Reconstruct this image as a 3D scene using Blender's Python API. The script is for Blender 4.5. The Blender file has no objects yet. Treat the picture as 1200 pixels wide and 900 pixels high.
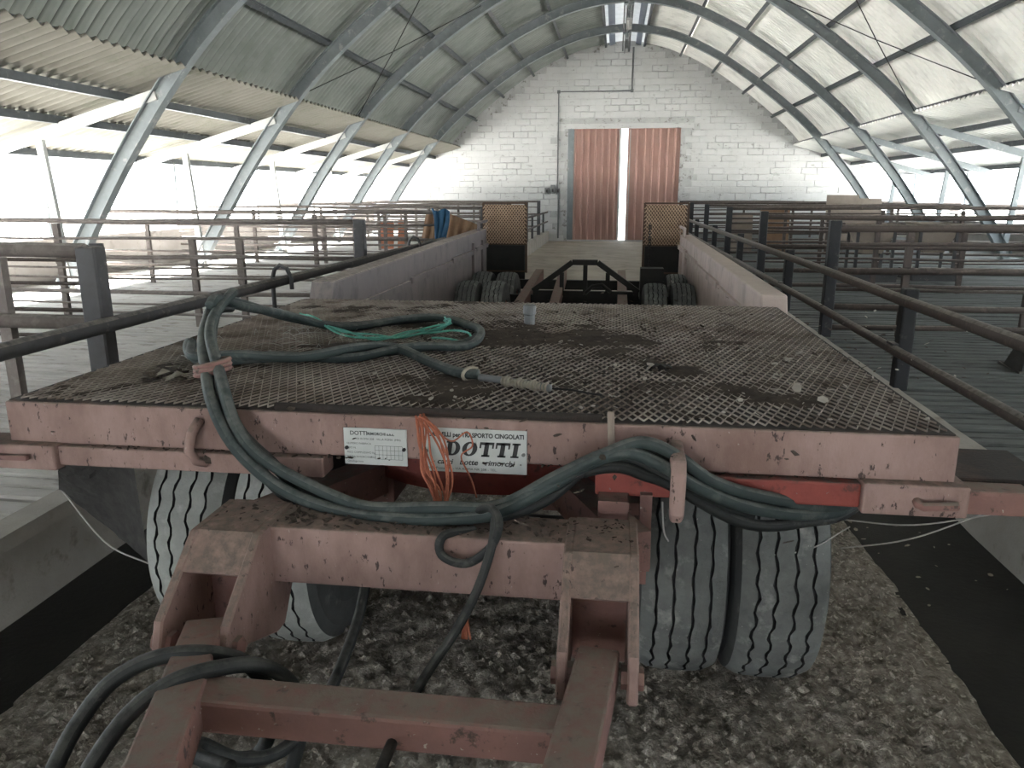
import bpy, math, random
import numpy as np
from mathutils import Vector
random.seed(7)
sc = bpy.context.scene
col = sc.collection
PI = math.pi

# ------------------------------------------------------------------ camera
cam_d = bpy.data.cameras.new('camera'); cam = bpy.data.objects.new('camera', cam_d); col.objects.link(cam)
cam_d.sensor_width = 36.0; cam_d.lens = 27.0; cam_d.clip_start = 0.02; cam_d.clip_end = 500
cam.location = (0, 0, 1.65)
cam.rotation_euler = (PI/2 - 0.24395, 0, 0.13077)
sc.camera = cam
# ------------------------------------------------------------------ sky, sun, exposure
wd = bpy.data.worlds.new('world'); sc.world = wd; wd.use_nodes = True
wn = wd.node_tree.nodes; wl = wd.node_tree.links
bg = wn['Background']; bg.inputs['Color'].default_value = (0.86, 0.94, 1.0, 1); bg.inputs['Strength'].default_value = 1.0
sun_d = bpy.data.lights.new('sun', 'SUN'); sun = bpy.data.objects.new('sun', sun_d); col.objects.link(sun)
sun_d.energy = 17.0; sun_d.angle = math.radians(3); sun_d.color = (1, .99, .975)
sun.rotation_euler = Vector((0.80, -0.16, -1.0)).to_track_quat('-Z', 'Y').to_euler()
sun.location = (-30, 6, 36)
sc.view_settings.view_transform = 'Standard'; sc.view_settings.look = 'None'
sc.view_settings.gamma = 1; sc.view_settings.use_curve_mapping = False
sc.view_settings.exposure = 3.45
sc.cycles.max_bounces = 10; sc.cycles.diffuse_bounces = 8; sc.cycles.sample_clamp_indirect = 6.0

# ------------------------------------------------------------------ helpers
W = {}
class MB:
    def __init__(s): s.v = []; s.f = []
    def add(s, vs, fs):
        o = len(s.v); s.v += [tuple(map(float, p)) for p in vs]; s.f += [tuple(i + o for i in f) for f in fs]; return s
    def box(s, x0, x1, y0, y1, z0, z1):
        return s.add([(x0,y0,z0),(x1,y0,z0),(x1,y1,z0),(x0,y1,z0),(x0,y0,z1),(x1,y0,z1),(x1,y1,z1),(x0,y1,z1)],
                     [(0,3,2,1),(4,5,6,7),(0,1,5,4),(1,2,6,5),(2,3,7,6),(3,0,4,7)])
    def bar(s, p0, p1, w, h, up=(0,0,1)):
        p0 = Vector(p0); p1 = Vector(p1); d = (p1-p0).normalized(); up = Vector(up)
        if abs(d.dot(up)) > .99: up = Vector((0,1,0))
        a = d.cross(up).normalized(); b = a.cross(d).normalized()
        vs = [p + a*(sx*w/2) + b*(sz*h/2) for p in (p0,p1) for sx, sz in ((-1,-1),(1,-1),(1,1),(-1,1))]
        return s.add(vs, [(3,2,1,0),(4,5,6,7),(0,1,5,4),(1,2,6,5),(2,3,7,6),(3,0,4,7)])
    def tube(s, pts, r, n=8, closed=False, r1=None):
        pts = [Vector(p) for p in pts]; N = len(pts); vs = []; fs = []
        prev = None
        for i, p in enumerate(pts):
            if closed: d = pts[(i+1) % N] - pts[i-1]
            else: d = pts[min(i+1,N-1)] - pts[max(i-1,0)]
            d.normalize()
            if prev is None:
                a = d.cross(Vector((0,0,1)))
                if a.length < .05: a = d.cross(Vector((0,1,0)))
            else: a = prev - d*prev.dot(d)
            a.normalize(); prev = a; b = d.cross(a)
            rr = r if r1 is None else r + (r1-r)*i/max(N-1,1)
            vs += [p + (a*math.cos(2*PI*k/n) + b*math.sin(2*PI*k/n))*rr for k in range(n)]
        M = N if closed else N-1
        for i in range(M):
            j = (i+1) % N
            fs += [(i*n+k, i*n+(k+1)%n, j*n+(k+1)%n, j*n+k) for k in range(n)]
        if not closed: fs += [tuple(range(n-1,-1,-1)), tuple((N-1)*n+k for k in range(n))]
        return s.add(vs, fs)
    def prism(s, poly, vec):
        n = len(poly); v = Vector(vec); poly = [Vector(p) for p in poly]
        return s.add(poly + [p+v for p in poly], [tuple(range(n-1,-1,-1)), tuple(range(n,2*n))] + [(i,(i+1)%n,n+(i+1)%n,n+i) for i in range(n)])
    def lathe(s, prof, c, axis='x', n=24):
        c = Vector(c); m = len(prof); vs = []
        for k in range(n):
            a = 2*PI*k/n; ca, sa = math.cos(a), math.sin(a)
            for r, h in prof:
                if axis == 'x': vs.append(c + Vector((h, r*ca, r*sa)))
                elif axis == 'y': vs.append(c + Vector((r*ca, h, r*sa)))
                else: vs.append(c + Vector((r*ca, r*sa, h)))
        fs = [(k*m+j, k*m+j+1, ((k+1)%n)*m+j+1, ((k+1)%n)*m+j) for k in range(n) for j in range(m-1)]
        return s.add(vs, fs)
    def mesh(s, name, m, smooth=False, rec=None):
        me = bpy.data.meshes.new(name); me.from_pydata(s.v, [], s.f)
        if smooth: me.polygons.foreach_set('use_smooth', [True]*len(me.polygons))
        if m: me.materials.append(m)
        me.update(); return me
    def build(s, name, m, parent=None, smooth=False, origin=None, **kw):
        a = np.array(s.v)
        if origin is None: o = (a.min(0)+a.max(0))/2; o[2] = a[:,2].min()
        else: o = np.array(origin, float)
        s.v = [tuple(p) for p in (a-o)]
        return link(name, s.mesh(name, m, smooth), o, parent, **kw)
def link(name, data, loc, parent=None, rot=None, label=None, cat=None, group=None, kind=None):
    ob = bpy.data.objects.new(name, data); col.objects.link(ob)
    loc = Vector([float(x) for x in loc]); W[ob] = loc
    if parent is not None: ob.parent = parent; ob.location = loc - W[parent]
    else: ob.location = loc
    if rot: ob.rotation_euler = rot
    if label: ob['label'] = label
    if cat: ob['category'] = cat
    if group: ob['group'] = group
    if kind: ob['kind'] = kind
    return ob
def empty(name, loc, label=None, cat=None, group=None, kind=None):
    e = link(name, None, loc, label=label, cat=cat, group=group, kind=kind); e.empty_display_size = .1; return e
def bevel(o, w, seg=2):
    m = o.modifiers.new('bevel', 'BEVEL'); m.width = w; m.segments = seg; m.limit_method = 'ANGLE'; m.angle_limit = .6; return o
def spline(P, n):
    P = [np.array(p, float) for p in P]; P = [2*P[0]-P[1]] + P + [2*P[-1]-P[-2]]; out = []
    for i in range(1, len(P)-2):
        a, b, c, d = P[i-1:i+3]
        for k in range(n):
            t = k/n; out.append(.5*((2*b)+(-a+c)*t+(2*a-5*b+4*c-d)*t*t+(-a+3*b-3*c+d)*t**3))
    out.append(P[-2]); return out

# ------------------------------------------------------------------ materials
def mat(name, c1, c2, rough=.85, scale=6, metal=0, dirt=None, dirt_scale=9, dirt_lo=.55, dirt_hi=.65, bump=.15, bump_scale=60,
        stretch=(1,1,1), dust=None, detail=6, trans=None, spec=.3, flute=None, fleck=None):
    m = bpy.data.materials.new(name); m.use_nodes = True; nt = m.node_tree; N = nt.nodes; L = nt.links
    b = N['Principled BSDF']; b.inputs['Roughness'].default_value = rough; b.inputs['Metallic'].default_value = metal
    b.inputs['Specular IOR Level'].default_value = spec
    g = N.new('ShaderNodeNewGeometry'); mp = N.new('ShaderNodeMapping'); mp.inputs['Scale'].default_value = stretch
    L.new(g.outputs['Position'], mp.inputs['Vector'])
    def noise(sc_, d=detail):
        n = N.new('ShaderNodeTexNoise'); n.inputs['Scale'].default_value = sc_; n.inputs['Detail'].default_value = d
        n.inputs['Roughness'].default_value = .65; L.new(mp.outputs['Vector'], n.inputs['Vector']); return n
    def ramp(src, lo, hi):
        r = N.new('ShaderNodeMapRange'); r.inputs['From Min'].default_value = lo; r.inputs['From Max'].default_value = hi
        L.new(src, r.inputs['Value']); return r.outputs['Result']
    def mix(fac, a, c):
        x = N.new('ShaderNodeMix'); x.data_type = 'RGBA'; L.new(fac, x.inputs['Factor'])
        for s_, val in ((6, a), (7, c)):
            if isinstance(val, tuple): x.inputs[s_].default_value = (*val, 1)
            else: L.new(val, x.inputs[s_])
        return x.outputs[2]
    out = mix(ramp(noise(scale).outputs['Fac'], .35, .65), c1, c2)
    if dirt: out = mix(ramp(noise(dirt_scale).outputs['Fac'], dirt_lo, dirt_hi), out, dirt)
    if fleck: out = mix(ramp(noise(fleck[1], 3).outputs['Fac'], fleck[2], fleck[2]+.03), out, fleck[0])
    if flute:  # darker stripes along the flutes of a corrugated sheet
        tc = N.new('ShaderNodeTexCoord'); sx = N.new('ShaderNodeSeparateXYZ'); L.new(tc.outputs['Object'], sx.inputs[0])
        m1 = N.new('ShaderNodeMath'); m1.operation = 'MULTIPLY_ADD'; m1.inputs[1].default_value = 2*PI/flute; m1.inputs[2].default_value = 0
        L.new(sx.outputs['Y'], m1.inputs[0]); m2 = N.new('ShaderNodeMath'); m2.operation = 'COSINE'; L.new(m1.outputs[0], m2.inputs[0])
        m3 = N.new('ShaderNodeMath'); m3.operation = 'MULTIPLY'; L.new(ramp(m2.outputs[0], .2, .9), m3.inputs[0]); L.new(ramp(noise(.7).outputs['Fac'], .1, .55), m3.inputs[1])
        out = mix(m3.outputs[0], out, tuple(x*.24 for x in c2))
    if dust:   # settled dust lies on upward-facing surfaces, a property of the surface itself
        sep = N.new('ShaderNodeSeparateXYZ'); L.new(g.outputs['True Normal'], sep.inputs[0])
        mul = N.new('ShaderNodeMath'); mul.operation = 'MULTIPLY'
        L.new(ramp(sep.outputs['Z'], .3, .8), mul.inputs[0]); L.new(ramp(noise(25).outputs['Fac'], .3, .6), mul.inputs[1])
        out = mix(mul.outputs[0], out, dust)
    L.new(out, b.inputs['Base Color'])
    if bump:
        bp = N.new('ShaderNodeBump'); bp.inputs['Strength'].default_value = bump; bp.inputs['Distance'].default_value = .02
        L.new(noise(bump_scale).outputs['Fac'], bp.inputs['Height']); L.new(bp.outputs['Normal'], b.inputs['Normal'])
    if trans:
        t = N.new('ShaderNodeBsdfTranslucent'); L.new(out, t.inputs['Color'])
        ms = N.new('ShaderNodeMixShader'); ms.inputs[0].default_value = trans
        L.new(b.outputs[0], ms.inputs[1]); L.new(t.outputs[0], ms.inputs[2]); L.new(ms.outputs[0], N['Material Output'].inputs['Surface'])
    return m
M = {}
M['concrete'] = mat('floor_concrete', (0.36,0.32,0.27), (0.27,0.24,0.2), scale=1.2, dirt=(0.16,0.13,0.1), dirt_scale=2.5, dirt_lo=.55, dirt_hi=.75, bump=.3, bump_scale=30)
M['dark_floor'] = mat('dark_concrete', (0.021,0.019,0.0162), (0.0126,0.0112,0.0098), rough=.75, scale=3, bump=.3, bump_scale=40)  # dark base colour of the gutter strips
M['kerb'] = mat('kerb_concrete', (0.34,0.315,0.28), (0.26,0.24,0.21), scale=3, dirt=(0.16,0.14,0.12), dirt_scale=5, dirt_lo=.58, dirt_hi=.7, bump=.25)
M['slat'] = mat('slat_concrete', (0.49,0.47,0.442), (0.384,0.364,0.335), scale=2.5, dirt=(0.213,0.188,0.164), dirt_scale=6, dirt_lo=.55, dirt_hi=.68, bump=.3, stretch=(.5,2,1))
M['slatR'] = mat('dark_slat_concrete', (0.102,0.111,0.108), (0.072,0.078,0.0768), scale=2.5, dirt=(0.042,0.042,0.0408), dirt_scale=6, dirt_lo=.52, dirt_hi=.68, bump=.3, stretch=(.5,2,1))  # darker greenish grey slats for the right pens
M['pit'] = mat('slurry_pit', (.05,.045,.04), (.03,.027,.024), bump=0)
M['litter'] = mat('dry_litter', (.40,.362,.315), (.15,.132,.112), scale=24, dirt=(.60,.555,.49), dirt_scale=45, dirt_lo=.54, dirt_hi=.64, bump=1.0, bump_scale=70, rough=1, spec=.1)
M['chaff'] = mat('straw_bits', (0.315,0.285,0.232), (0.195,0.165,0.128), scale=15, bump=0, rough=1)
M['brick'] = mat('whitewash', (0.509,0.511,0.503), (0.461,0.464,0.455), scale=2.0, dirt=(0.266,0.26,0.248), dirt_scale=5, dirt_lo=.60, dirt_hi=.72, bump=.4, bump_scale=25, stretch=(1,1,2))
M['mortar'] = mat('old_mortar', (0.438,0.438,0.429), (0.343,0.343,0.337), scale=3, dirt=(0.212,0.201,0.189), dirt_scale=7, dirt_lo=.56, dirt_hi=.64, bump=.3)
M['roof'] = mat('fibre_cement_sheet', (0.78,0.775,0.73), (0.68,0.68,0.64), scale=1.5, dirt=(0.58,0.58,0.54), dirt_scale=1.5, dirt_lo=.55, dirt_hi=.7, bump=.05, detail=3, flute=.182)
M['roof_shaded'] = mat('shaded_fibre_cement_sheet', (0.223,0.238,0.22), (0.18,0.195,0.18), scale=1.5, dirt=(0.161,0.176,0.155), dirt_scale=1.5, dirt_lo=.55, dirt_hi=.7, bump=.05, detail=3, flute=.182)  # greenish sheets, darkened further to paint in shade on the left half
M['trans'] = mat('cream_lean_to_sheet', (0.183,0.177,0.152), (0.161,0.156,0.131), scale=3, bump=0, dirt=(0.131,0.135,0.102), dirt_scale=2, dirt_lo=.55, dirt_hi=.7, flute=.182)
M['sky'] = mat('ridge_light_sheet', (.66,.69,.70), (.56,.59,.6), scale=3, trans=.015, bump=0)
M['steel'] = mat('grey_steel', (0.189,0.211,0.218), (0.151,0.17,0.176), rough=.6, scale=4, dirt=(0.265,0.271,0.265), dirt_scale=7, dirt_lo=.58, dirt_hi=.66, bump=.05)
M['purlin'] = mat('dark_purlin_steel', (0.069,0.078,0.084), (0.051,0.057,0.06), rough=.55, scale=4, dirt=(0.12,0.126,0.126), dirt_scale=7, dirt_lo=.58, dirt_hi=.66, bump=.05)
M['pale'] = mat('pale_steel', (0.422,0.422,0.401), (0.354,0.36,0.347), rough=.6, scale=4, bump=.05)
M['blue'] = mat('bluish_flashing', (0.252,0.294,0.364), (0.21,0.252,0.322), rough=.5, scale=4, bump=0)
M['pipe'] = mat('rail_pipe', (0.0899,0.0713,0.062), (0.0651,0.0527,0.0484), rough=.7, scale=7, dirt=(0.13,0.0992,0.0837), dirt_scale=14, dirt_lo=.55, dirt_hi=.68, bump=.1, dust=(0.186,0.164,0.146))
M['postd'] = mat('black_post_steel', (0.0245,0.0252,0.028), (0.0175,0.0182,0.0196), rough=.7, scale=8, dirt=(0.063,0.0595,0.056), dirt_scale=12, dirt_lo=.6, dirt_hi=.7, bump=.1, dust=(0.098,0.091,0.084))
M['pipe_lit'] = mat('lit_rail_pipe', (0.167,0.143,0.13), (0.124,0.105,0.0961), rough=.75, scale=7, dirt=(0.211,0.186,0.167), dirt_scale=14, dirt_lo=.5, dirt_hi=.66, bump=.1, dust=(0.279,0.254,0.229))  # paler copy of the rail pipe, strong left light painted into the colour
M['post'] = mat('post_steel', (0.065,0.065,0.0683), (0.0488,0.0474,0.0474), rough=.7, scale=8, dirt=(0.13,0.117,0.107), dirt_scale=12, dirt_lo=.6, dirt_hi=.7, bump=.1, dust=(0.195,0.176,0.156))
M['red'] = mat('faded_red_paint', (0.291,0.198,0.174), (0.178,0.11,0.0931), rough=.75, scale=3.5, stretch=(1.6,1.6,.8), dirt=(0.0548,0.0365,0.032), dirt_scale=30, dirt_lo=.61, dirt_hi=.65, bump=.2, bump_scale=80, dust=(0.132,0.105,0.0868), fleck=((0.311,0.247,0.224),55,.70))
M['red2'] = mat('fresh_red_paint', (0.23,0.0523,0.0418), (0.181,0.0418,0.0348), rough=.65, scale=8, dirt=(0.091,0.0348,0.0279), dirt_scale=24, dirt_lo=.57, dirt_hi=.66, bump=.2, dust=(0.0836,0.0627,0.0523), fleck=((0.181,0.112,0.0976),60,.68))
M['redd'] = mat('dusty_red_paint', (0.22,0.116,0.099), (0.165,0.0935,0.0825), rough=.8, scale=5, dirt=(0.0715,0.0495,0.044), dirt_scale=22, dirt_lo=.58, dirt_hi=.65, bump=.25, dust=(0.176,0.143,0.121), fleck=((0.33,0.286,0.253),60,.68))
M['deck'] = mat('rusty_deck_plate', (0.0353,0.028,0.0243), (0.0238,0.0198,0.0177), rough=.9, scale=5, dirt=(0.0622,0.0389,0.0311), dirt_scale=7, dirt_lo=.52, dirt_hi=.7, bump=.35, bump_scale=90)
M['ridge'] = mat('worn_tread_ridges', (0.37,0.326,0.287), (0.244,0.205,0.176), rough=.7, scale=9, dirt=(0.146,0.112,0.0927), dirt_scale=4, dirt_lo=.5, dirt_hi=.65, bump=.1)
M['beam'] = mat('shaded_dusty_side_beam', (0.185,0.16,0.16), (0.15,0.135,0.135), rough=.85, scale=4, dirt=(0.12,0.11,0.11), dirt_scale=6, dirt_lo=.52, dirt_hi=.66, bump=.1, stretch=(1,1,.6), dust=(0.429,0.364,0.319))  # left beam, its shade painted in as a darker base colour
M['beam_lit'] = mat('lit_dusty_side_beam', (0.5,0.41,0.375), (0.4,0.33,0.3), rough=.85, scale=4, dirt=(0.33,0.28,0.26), dirt_scale=6, dirt_lo=.52, dirt_hi=.66, bump=.1, stretch=(1,1,.6), dust=(0.429,0.364,0.319))  # right beam, lightened to paint in the light falling from the left
M['rubber'] = mat('dusty_rubber', (0.146,0.151,0.144), (0.0831,0.0859,0.0821), rough=.9, scale=5, dirt=(0.264,0.259,0.244), dirt_scale=11, dirt_lo=.56, dirt_hi=.72, bump=.3, fleck=((0.332,0.323,0.303),70,.70))
M['rubber_lit'] = mat('lit_muddy_rubber', (0.279,0.284,0.267), (0.194,0.197,0.186), rough=.9, scale=5, dirt=(0.341,0.336,0.317), dirt_scale=11, dirt_lo=.56, dirt_hi=.72, bump=.3, fleck=((0.303,0.294,0.276),70,.70))  # dried mud tone on left tyres, lightened to paint in side light
M['sidewall'] = mat('tyre_sidewall', (.07,.072,.07), (.045,.046,.045), rough=.85, scale=6, dirt=(.12,.118,.11), dirt_scale=10, dirt_lo=.58, dirt_hi=.7, bump=.1)
M['groove'] = mat('dark_groove', (.02,.02,.02), (.015,.015,.015), bump=0)  # tyre grooves, darker than the tread
M['black'] = mat('greasy_black_steel', (0.021,0.0196,0.0182), (0.014,0.0133,0.0126), rough=.7, bump=.1)
M['hose'] = mat('dusty_green_hose', (0.0273,0.0387,0.0377), (0.0189,0.0273,0.0273), rough=.65, scale=6, dirt=(0.0794,0.0864,0.0794), dirt_scale=10, dirt_lo=.56, dirt_hi=.7, bump=.1, dust=(0.0992,0.104,0.0968))
M['hoseb'] = mat('black_hose', (0.0139,0.0158,0.0154), (0.00992,0.0109,0.0109), rough=.6, scale=8, dirt=(0.0546,0.0546,0.0496), dirt_scale=14, dirt_lo=.6, dirt_hi=.7, bump=.1, dust=(0.0595,0.0595,0.0546))
M['twine'] = mat('orange_twine', (0.375,0.128,0.075), (0.27,0.0863,0.0525), rough=.8, scale=60, bump=.3)
M['green'] = mat('green_twine', (0.104,0.325,0.26), (0.065,0.234,0.189), rough=.7, scale=60, bump=.3)
M['plate'] = mat('enamel_plate', (0.446,0.461,0.446), (0.382,0.396,0.382), rough=.5, scale=9, bump=0, dirt=(0.274,0.259,0.238), dirt_scale=22, dirt_lo=.62, dirt_hi=.72)
M['ink'] = mat('plate_ink', (.035,.035,.035), (.05,.05,.05), bump=0)
M['mesh'] = mat('rusty_expanded_mesh', (0.413,0.3,0.21), (0.315,0.217,0.15), rough=.8, scale=6, bump=.1)
M['meshback'] = mat('dark_ramp_void', (0.091,0.056,0.0385), (0.063,0.042,0.0315), bump=.1)
M['door'] = mat('rusty_door_sheet', (0.44,0.275,0.237), (0.363,0.226,0.193), rough=.7, scale=2, bump=.05, stretch=(2,1,.4))
M['tarp'] = mat('blue_cloth', (0.0217,0.0806,0.155), (0.031,0.105,0.192), rough=.6, scale=10, bump=.2)
M['terra'] = mat('orange_board', (0.432,0.18,0.108), (0.36,0.144,0.0864), scale=4, bump=.1)
M['wood'] = mat('weathered_wood', (0.247,0.203,0.165), (0.18,0.143,0.12), scale=12, bump=.2, stretch=(1,1,.3))
M['card'] = mat('beige_board', (0.273,0.227,0.189), (0.227,0.189,0.156), scale=5, bump=.1)
M['brownsheet'] = mat('brown_corrugated', (0.226,0.143,0.0918), (0.178,0.107,0.0654), scale=4, bump=.1)
M['zinc'] = mat('dull_zinc', (0.15,0.154,0.154), (0.119,0.123,0.123), rough=.5, scale=8, metal=.3, bump=.1)
M['bone'] = mat('pale_flake', (0.406,0.378,0.336), (0.308,0.28,0.245), scale=20, bump=0, rough=1)
M['web'] = mat('cobweb_thread', (0.385,0.371,0.35), (0.315,0.301,0.28), scale=20, bump=0, rough=1)
M['yard'] = mat('sunlit_yard', (.58,.58,.56), (.52,.52,.49), scale=.5, bump=.1)
M['outwall'] = mat('perimeter_render', (0.291,0.274,0.258), (0.241,0.224,0.21), scale=2, dirt=(0.168,0.151,0.14), dirt_scale=3, dirt_lo=.56, dirt_hi=.7, bump=.2)

# ------------------------------------------------------------------ the shell
X0 = .17                                # ridge line
ZP = .33                                # level of the slatted pens
AL, AR = -2.3, 1.8                      # alley walls
YW = 27.5; YB = -8.0                    # far and near end walls
RIBS = [24.05, 20.48, 16.91, 13.34, 9.77, 6.2, 2.63, -.94, -4.51]
BAYS = [YW] + RIBS + [YB]
PROF = [(0,6.25),(.7,6.17),(1.4,6.0),(2.1,5.70),(2.85,5.3),(4.0,4.52),(5.25,3.5),(6.35,2.3),(7.15,1.25),(7.75,.35)]
_ps = np.array(spline([PROF[0]]+PROF[1:], 24))
_ps[:,0] = np.maximum(_ps[:,0], 0)
def prof(u):
    z = float(np.interp(u, _ps[:,0], _ps[:,1])); d = .02
    dz = (np.interp(u+d, _ps[:,0], _ps[:,1]) - np.interp(max(u-d,0), _ps[:,0], _ps[:,1]))/(u+d-max(u-d,0))
    n = np.array([-dz, 1.0]); n /= np.linalg.norm(n); return z, n     # outward normal in (u, z)
def bul(u, s): return .22*math.sin(PI*min(u,7.4)/7.4) if s < 0 else 0.0     # the left flank bulges a little
def arc(u, off, s):                     # a point at distance off outside the rib centre line
    z, n = prof(u); return (X0 + s*(u+bul(u,s)+n[0]*off), z+n[1]*off)

# floor of the alley
link('floor', MB().box(AL-.3, AR+.3, YB, YW+.4, -.3, 0).mesh('floor', M['concrete']), (0,0,0), kind='structure', label='bare concrete alley floor leading to the brown doors', cat='floor')
for s, x0, x1, nm in ((-1, AL-.02, -1.86, 'left'), (1, 1.16, AR+.02, 'right')):
    link('floor_gutter_'+nm, MB().box(x0, x1, YB, 9.0, -.1, .006).mesh('floor_gutter', M['dark_floor']), (0,0,0), kind='structure', label='dark gutter strip along the %s alley wall' % nm, cat='floor')
# kerb walls of the alley
def kerb(nm, xa, xb, s):
    mb = MB(); ys = np.arange(YB, YW+.01, .25); rng = random.Random(3); vs = []; fs = []
    for y in ys:
        j = lambda a: rng.uniform(-a, a)
        e = xb if s < 0 else xa; o = xa if s < 0 else xb
        vs += [(e+j(.006), y, -.1), (e+j(.006), y, ZP-.03+j(.008)), (e-(-s)*.0+ s*.022+j(.005), y, ZP+.02+j(.006)), (o, y, ZP+.02+j(.004)), (o, y, -.1)]
    for i in range(len(ys)-1):
        for k in range(5): fs.append((i*5+k, i*5+(k+1)%5, i*5+5+(k+1)%5, i*5+5+k))
    fs += [(4,3,2,1,0), tuple(len(vs)-5+k for k in range(5))]
    mb.add(vs, fs)
    return link('wall_kerb_'+nm, mb.mesh('kerb', M['kerb']), (0,0,0), kind='structure', label='low concrete kerb wall edging the alley on the %s' % nm, cat='kerb')
kerb('left', AL-.16, AL, -1); kerb('right', AR, AR+.16, 1)
# slatted pen floors: single slats near by, one joined mass beyond
for s, nm in ((-1,'left'),(1,'right')):
    xa, xb = ((-8.6, AL-.16) if s < 0 else (AR+.16, 8.9))
    root = link('floor_'+nm, MB().box(xa, xb, YB, YW, -.3, .12).mesh('pit', M['pit']), (0,0,0), kind='structure', label='concrete slatted pen floor on the %s of the alley' % nm, cat='floor')
    rng = random.Random(5+s); pitch = .135; n0 = int((YW-1.2)/pitch)
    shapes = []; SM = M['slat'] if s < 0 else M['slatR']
    for q in range(6):
        mb = MB(); n = 8; vs = []; fs = []; L_ = xb-xa
        for i in range(n+1):
            t = (i/n-.5)*L_; a = rng.uniform(-.006,.006); b = rng.uniform(-.006,.006); c = rng.uniform(-.006,.006)
            vs += [(t,-.042+a,-.16),(t,-.052+a,-.012+c),(t,-.042+a,c),(t,.042+b,c),(t,.052+b,-.012+c),(t,.042+b,-.16)]
        for i in range(n):
            for k in range(6): fs.append((i*6+k, i*6+6+k, i*6+6+(k+1)%6, i*6+(k+1)%6))
        fs += [tuple(range(6)), tuple(n*6+5-k for k in range(6))]
        shapes.append(mb.add(vs, fs).mesh('slat', SM))
    far = MB()
    for i in range(n0):
        y = 1.2 + pitch*i; z = ZP + rng.uniform(-.004,.004)
        if y < 13.5: link('slat', shapes[rng.randrange(6)], ((xa+xb)/2, y, z), root)
        else: far.box(xa, xb, y-.055, y+.055, z-.16, z)
    far.build('slat_field', SM, root, kind='stuff')
    link('slat_slab', MB().box(xa, xb, YB, 1.12, 0, ZP).mesh('slab', SM), (0,0,0), root)

# ground outside
yd = MB().add([(-90,-60,-.02),(AL-.3,-60,-.02),(AL-.3,90,-.02),(-90,90,-.02)], [(0,1,2,3)]).add([(AR+.3,-60,-.02),(90,-60,-.02),(90,90,-.02),(AR+.3,90,-.02)], [(0,1,2,3)])
yd.add([(AL-.3,YW+.4,-.02),(AR+.3,YW+.4,-.02),(AR+.3,90,-.02),(AL-.3,90,-.02)], [(0,1,2,3)]).add([(AL-.3,-60,-.02),(AR+.3,-60,-.02),(AR+.3,YB,-.02),(AL-.3,YB,-.02)], [(0,1,2,3)])
link('ground_yard', yd.mesh('yard', M['yard']), (0,0,0), kind='structure', label='pale sunlit yard outside the open sides', cat='ground')

# far end wall with whitewashed blocks
DX0, DX1, DZ = -1.68, 2.10, 3.76
def wall_top(x):
    u = abs(x-X0)
    if x < X0: u = u - bul(u,-1)*.98
    if u < 5.8: return arc_top(u)
    return 3.24 - (u-5.8)*.27
def arc_top(u):
    z, n = prof(u); return z + .26/max(n[1], .3)
xs = list(np.linspace(-8.4, DX0, 40)); xr = list(np.linspace(DX1, 8.15, 40)); xm = list(np.linspace(DX0, DX1, 20))
wm = MB()
for seg in (xs, xr):
    P = [(seg[0], YW, -.1)] + [(seg[-1], YW, -.1)] + [(x, YW, wall_top(x)) for x in reversed(seg)]
    wm.prism(P, (0,.25,0))
wm.prism([(DX0, YW, DZ), (DX1, YW, DZ)] + [(x, YW, wall_top(x)) for x in reversed(xm)], (0,.25,0))
wall = link('wall_far', wm.mesh('wall', M['mortar']), (0,0,0), kind='structure', label='whitewashed block gable wall with the brown doors', cat='wall')
rng = random.Random(11); BW, BH = .50, .205
shapes = []
for q in range(8):
    mb = MB(); fl = q < 5; g = .002 if fl else .004+rng.uniform(0,.008); h = -.004 if fl else rng.uniform(.0,.016); dx = rng.uniform(-.004,.004)
    x0_, x1_, z0_, z1_ = -BW/2+g, BW/2-g, g*.6, BH-g*.7
    j = lambda: rng.uniform(-.006,.006)
    c = .014
    mb.add([(x0_+j(),0,z0_+j()),(x1_+j(),0,z0_+j()),(x1_+j(),0,z1_+j()),(x0_+j(),0,z1_+j()),
            (x0_+c,-h-.008,z0_+c),(x1_-c,-h-.008,z0_+c),(x1_-c,-h-.008,z1_-c),(x0_+c,-h-.008,z1_-c)],
           [(4,5,6,7),(0,1,5,4),(1,2,6,5),(2,3,7,6),(3,0,4,7)])
    shapes.append(mb.mesh('block', M['brick']))
spots = []; jit = [rng.uniform(-.07,.07) for _ in range(40)]
for r in range(32):
    z = r*BH
    for k in range(-20, 20):
        x = k*BW + (BW/2 if r % 2 else 0) + jit[r]
        if x-BW/2 < -8.4 or x+BW/2 > 8.15: continue
        if z+BH > min(wall_top(x-BW/2), wall_top(x+BW/2)) - .02: continue
        if x+BW/2 > DX0-.1 and x-BW/2 < DX1+.1 and z < DZ+.16: continue
        spots.append((x, z))
vis = [p for p in spots if p[1] > 1.5 or (abs(p[0]) < 2.8)]
vis.sort(key=lambda p: (abs(p[0]-.8)*.5 - p[1]*.4))
first = set(vis[:298]); rest = MB()
for p in spots:
    sh = shapes[rng.randrange(8)]
    if p in first: link('block', sh, (p[0], YW, p[1]), wall)
    else: rest.add([(v.co[0]+p[0], v.co[1]+YW, v.co[2]+p[1]) for v in sh.vertices], [tuple(f.vertices) for f in sh.polygons])
rest.build('block_field', M['brick'], wall, kind='stuff', origin=(0,0,0))
MB().box(DX0-.5, DX1+.4, YW-.03, YW+.02, DZ+.0, DZ+.16).build('lintel', M['brick'], wall)
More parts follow.
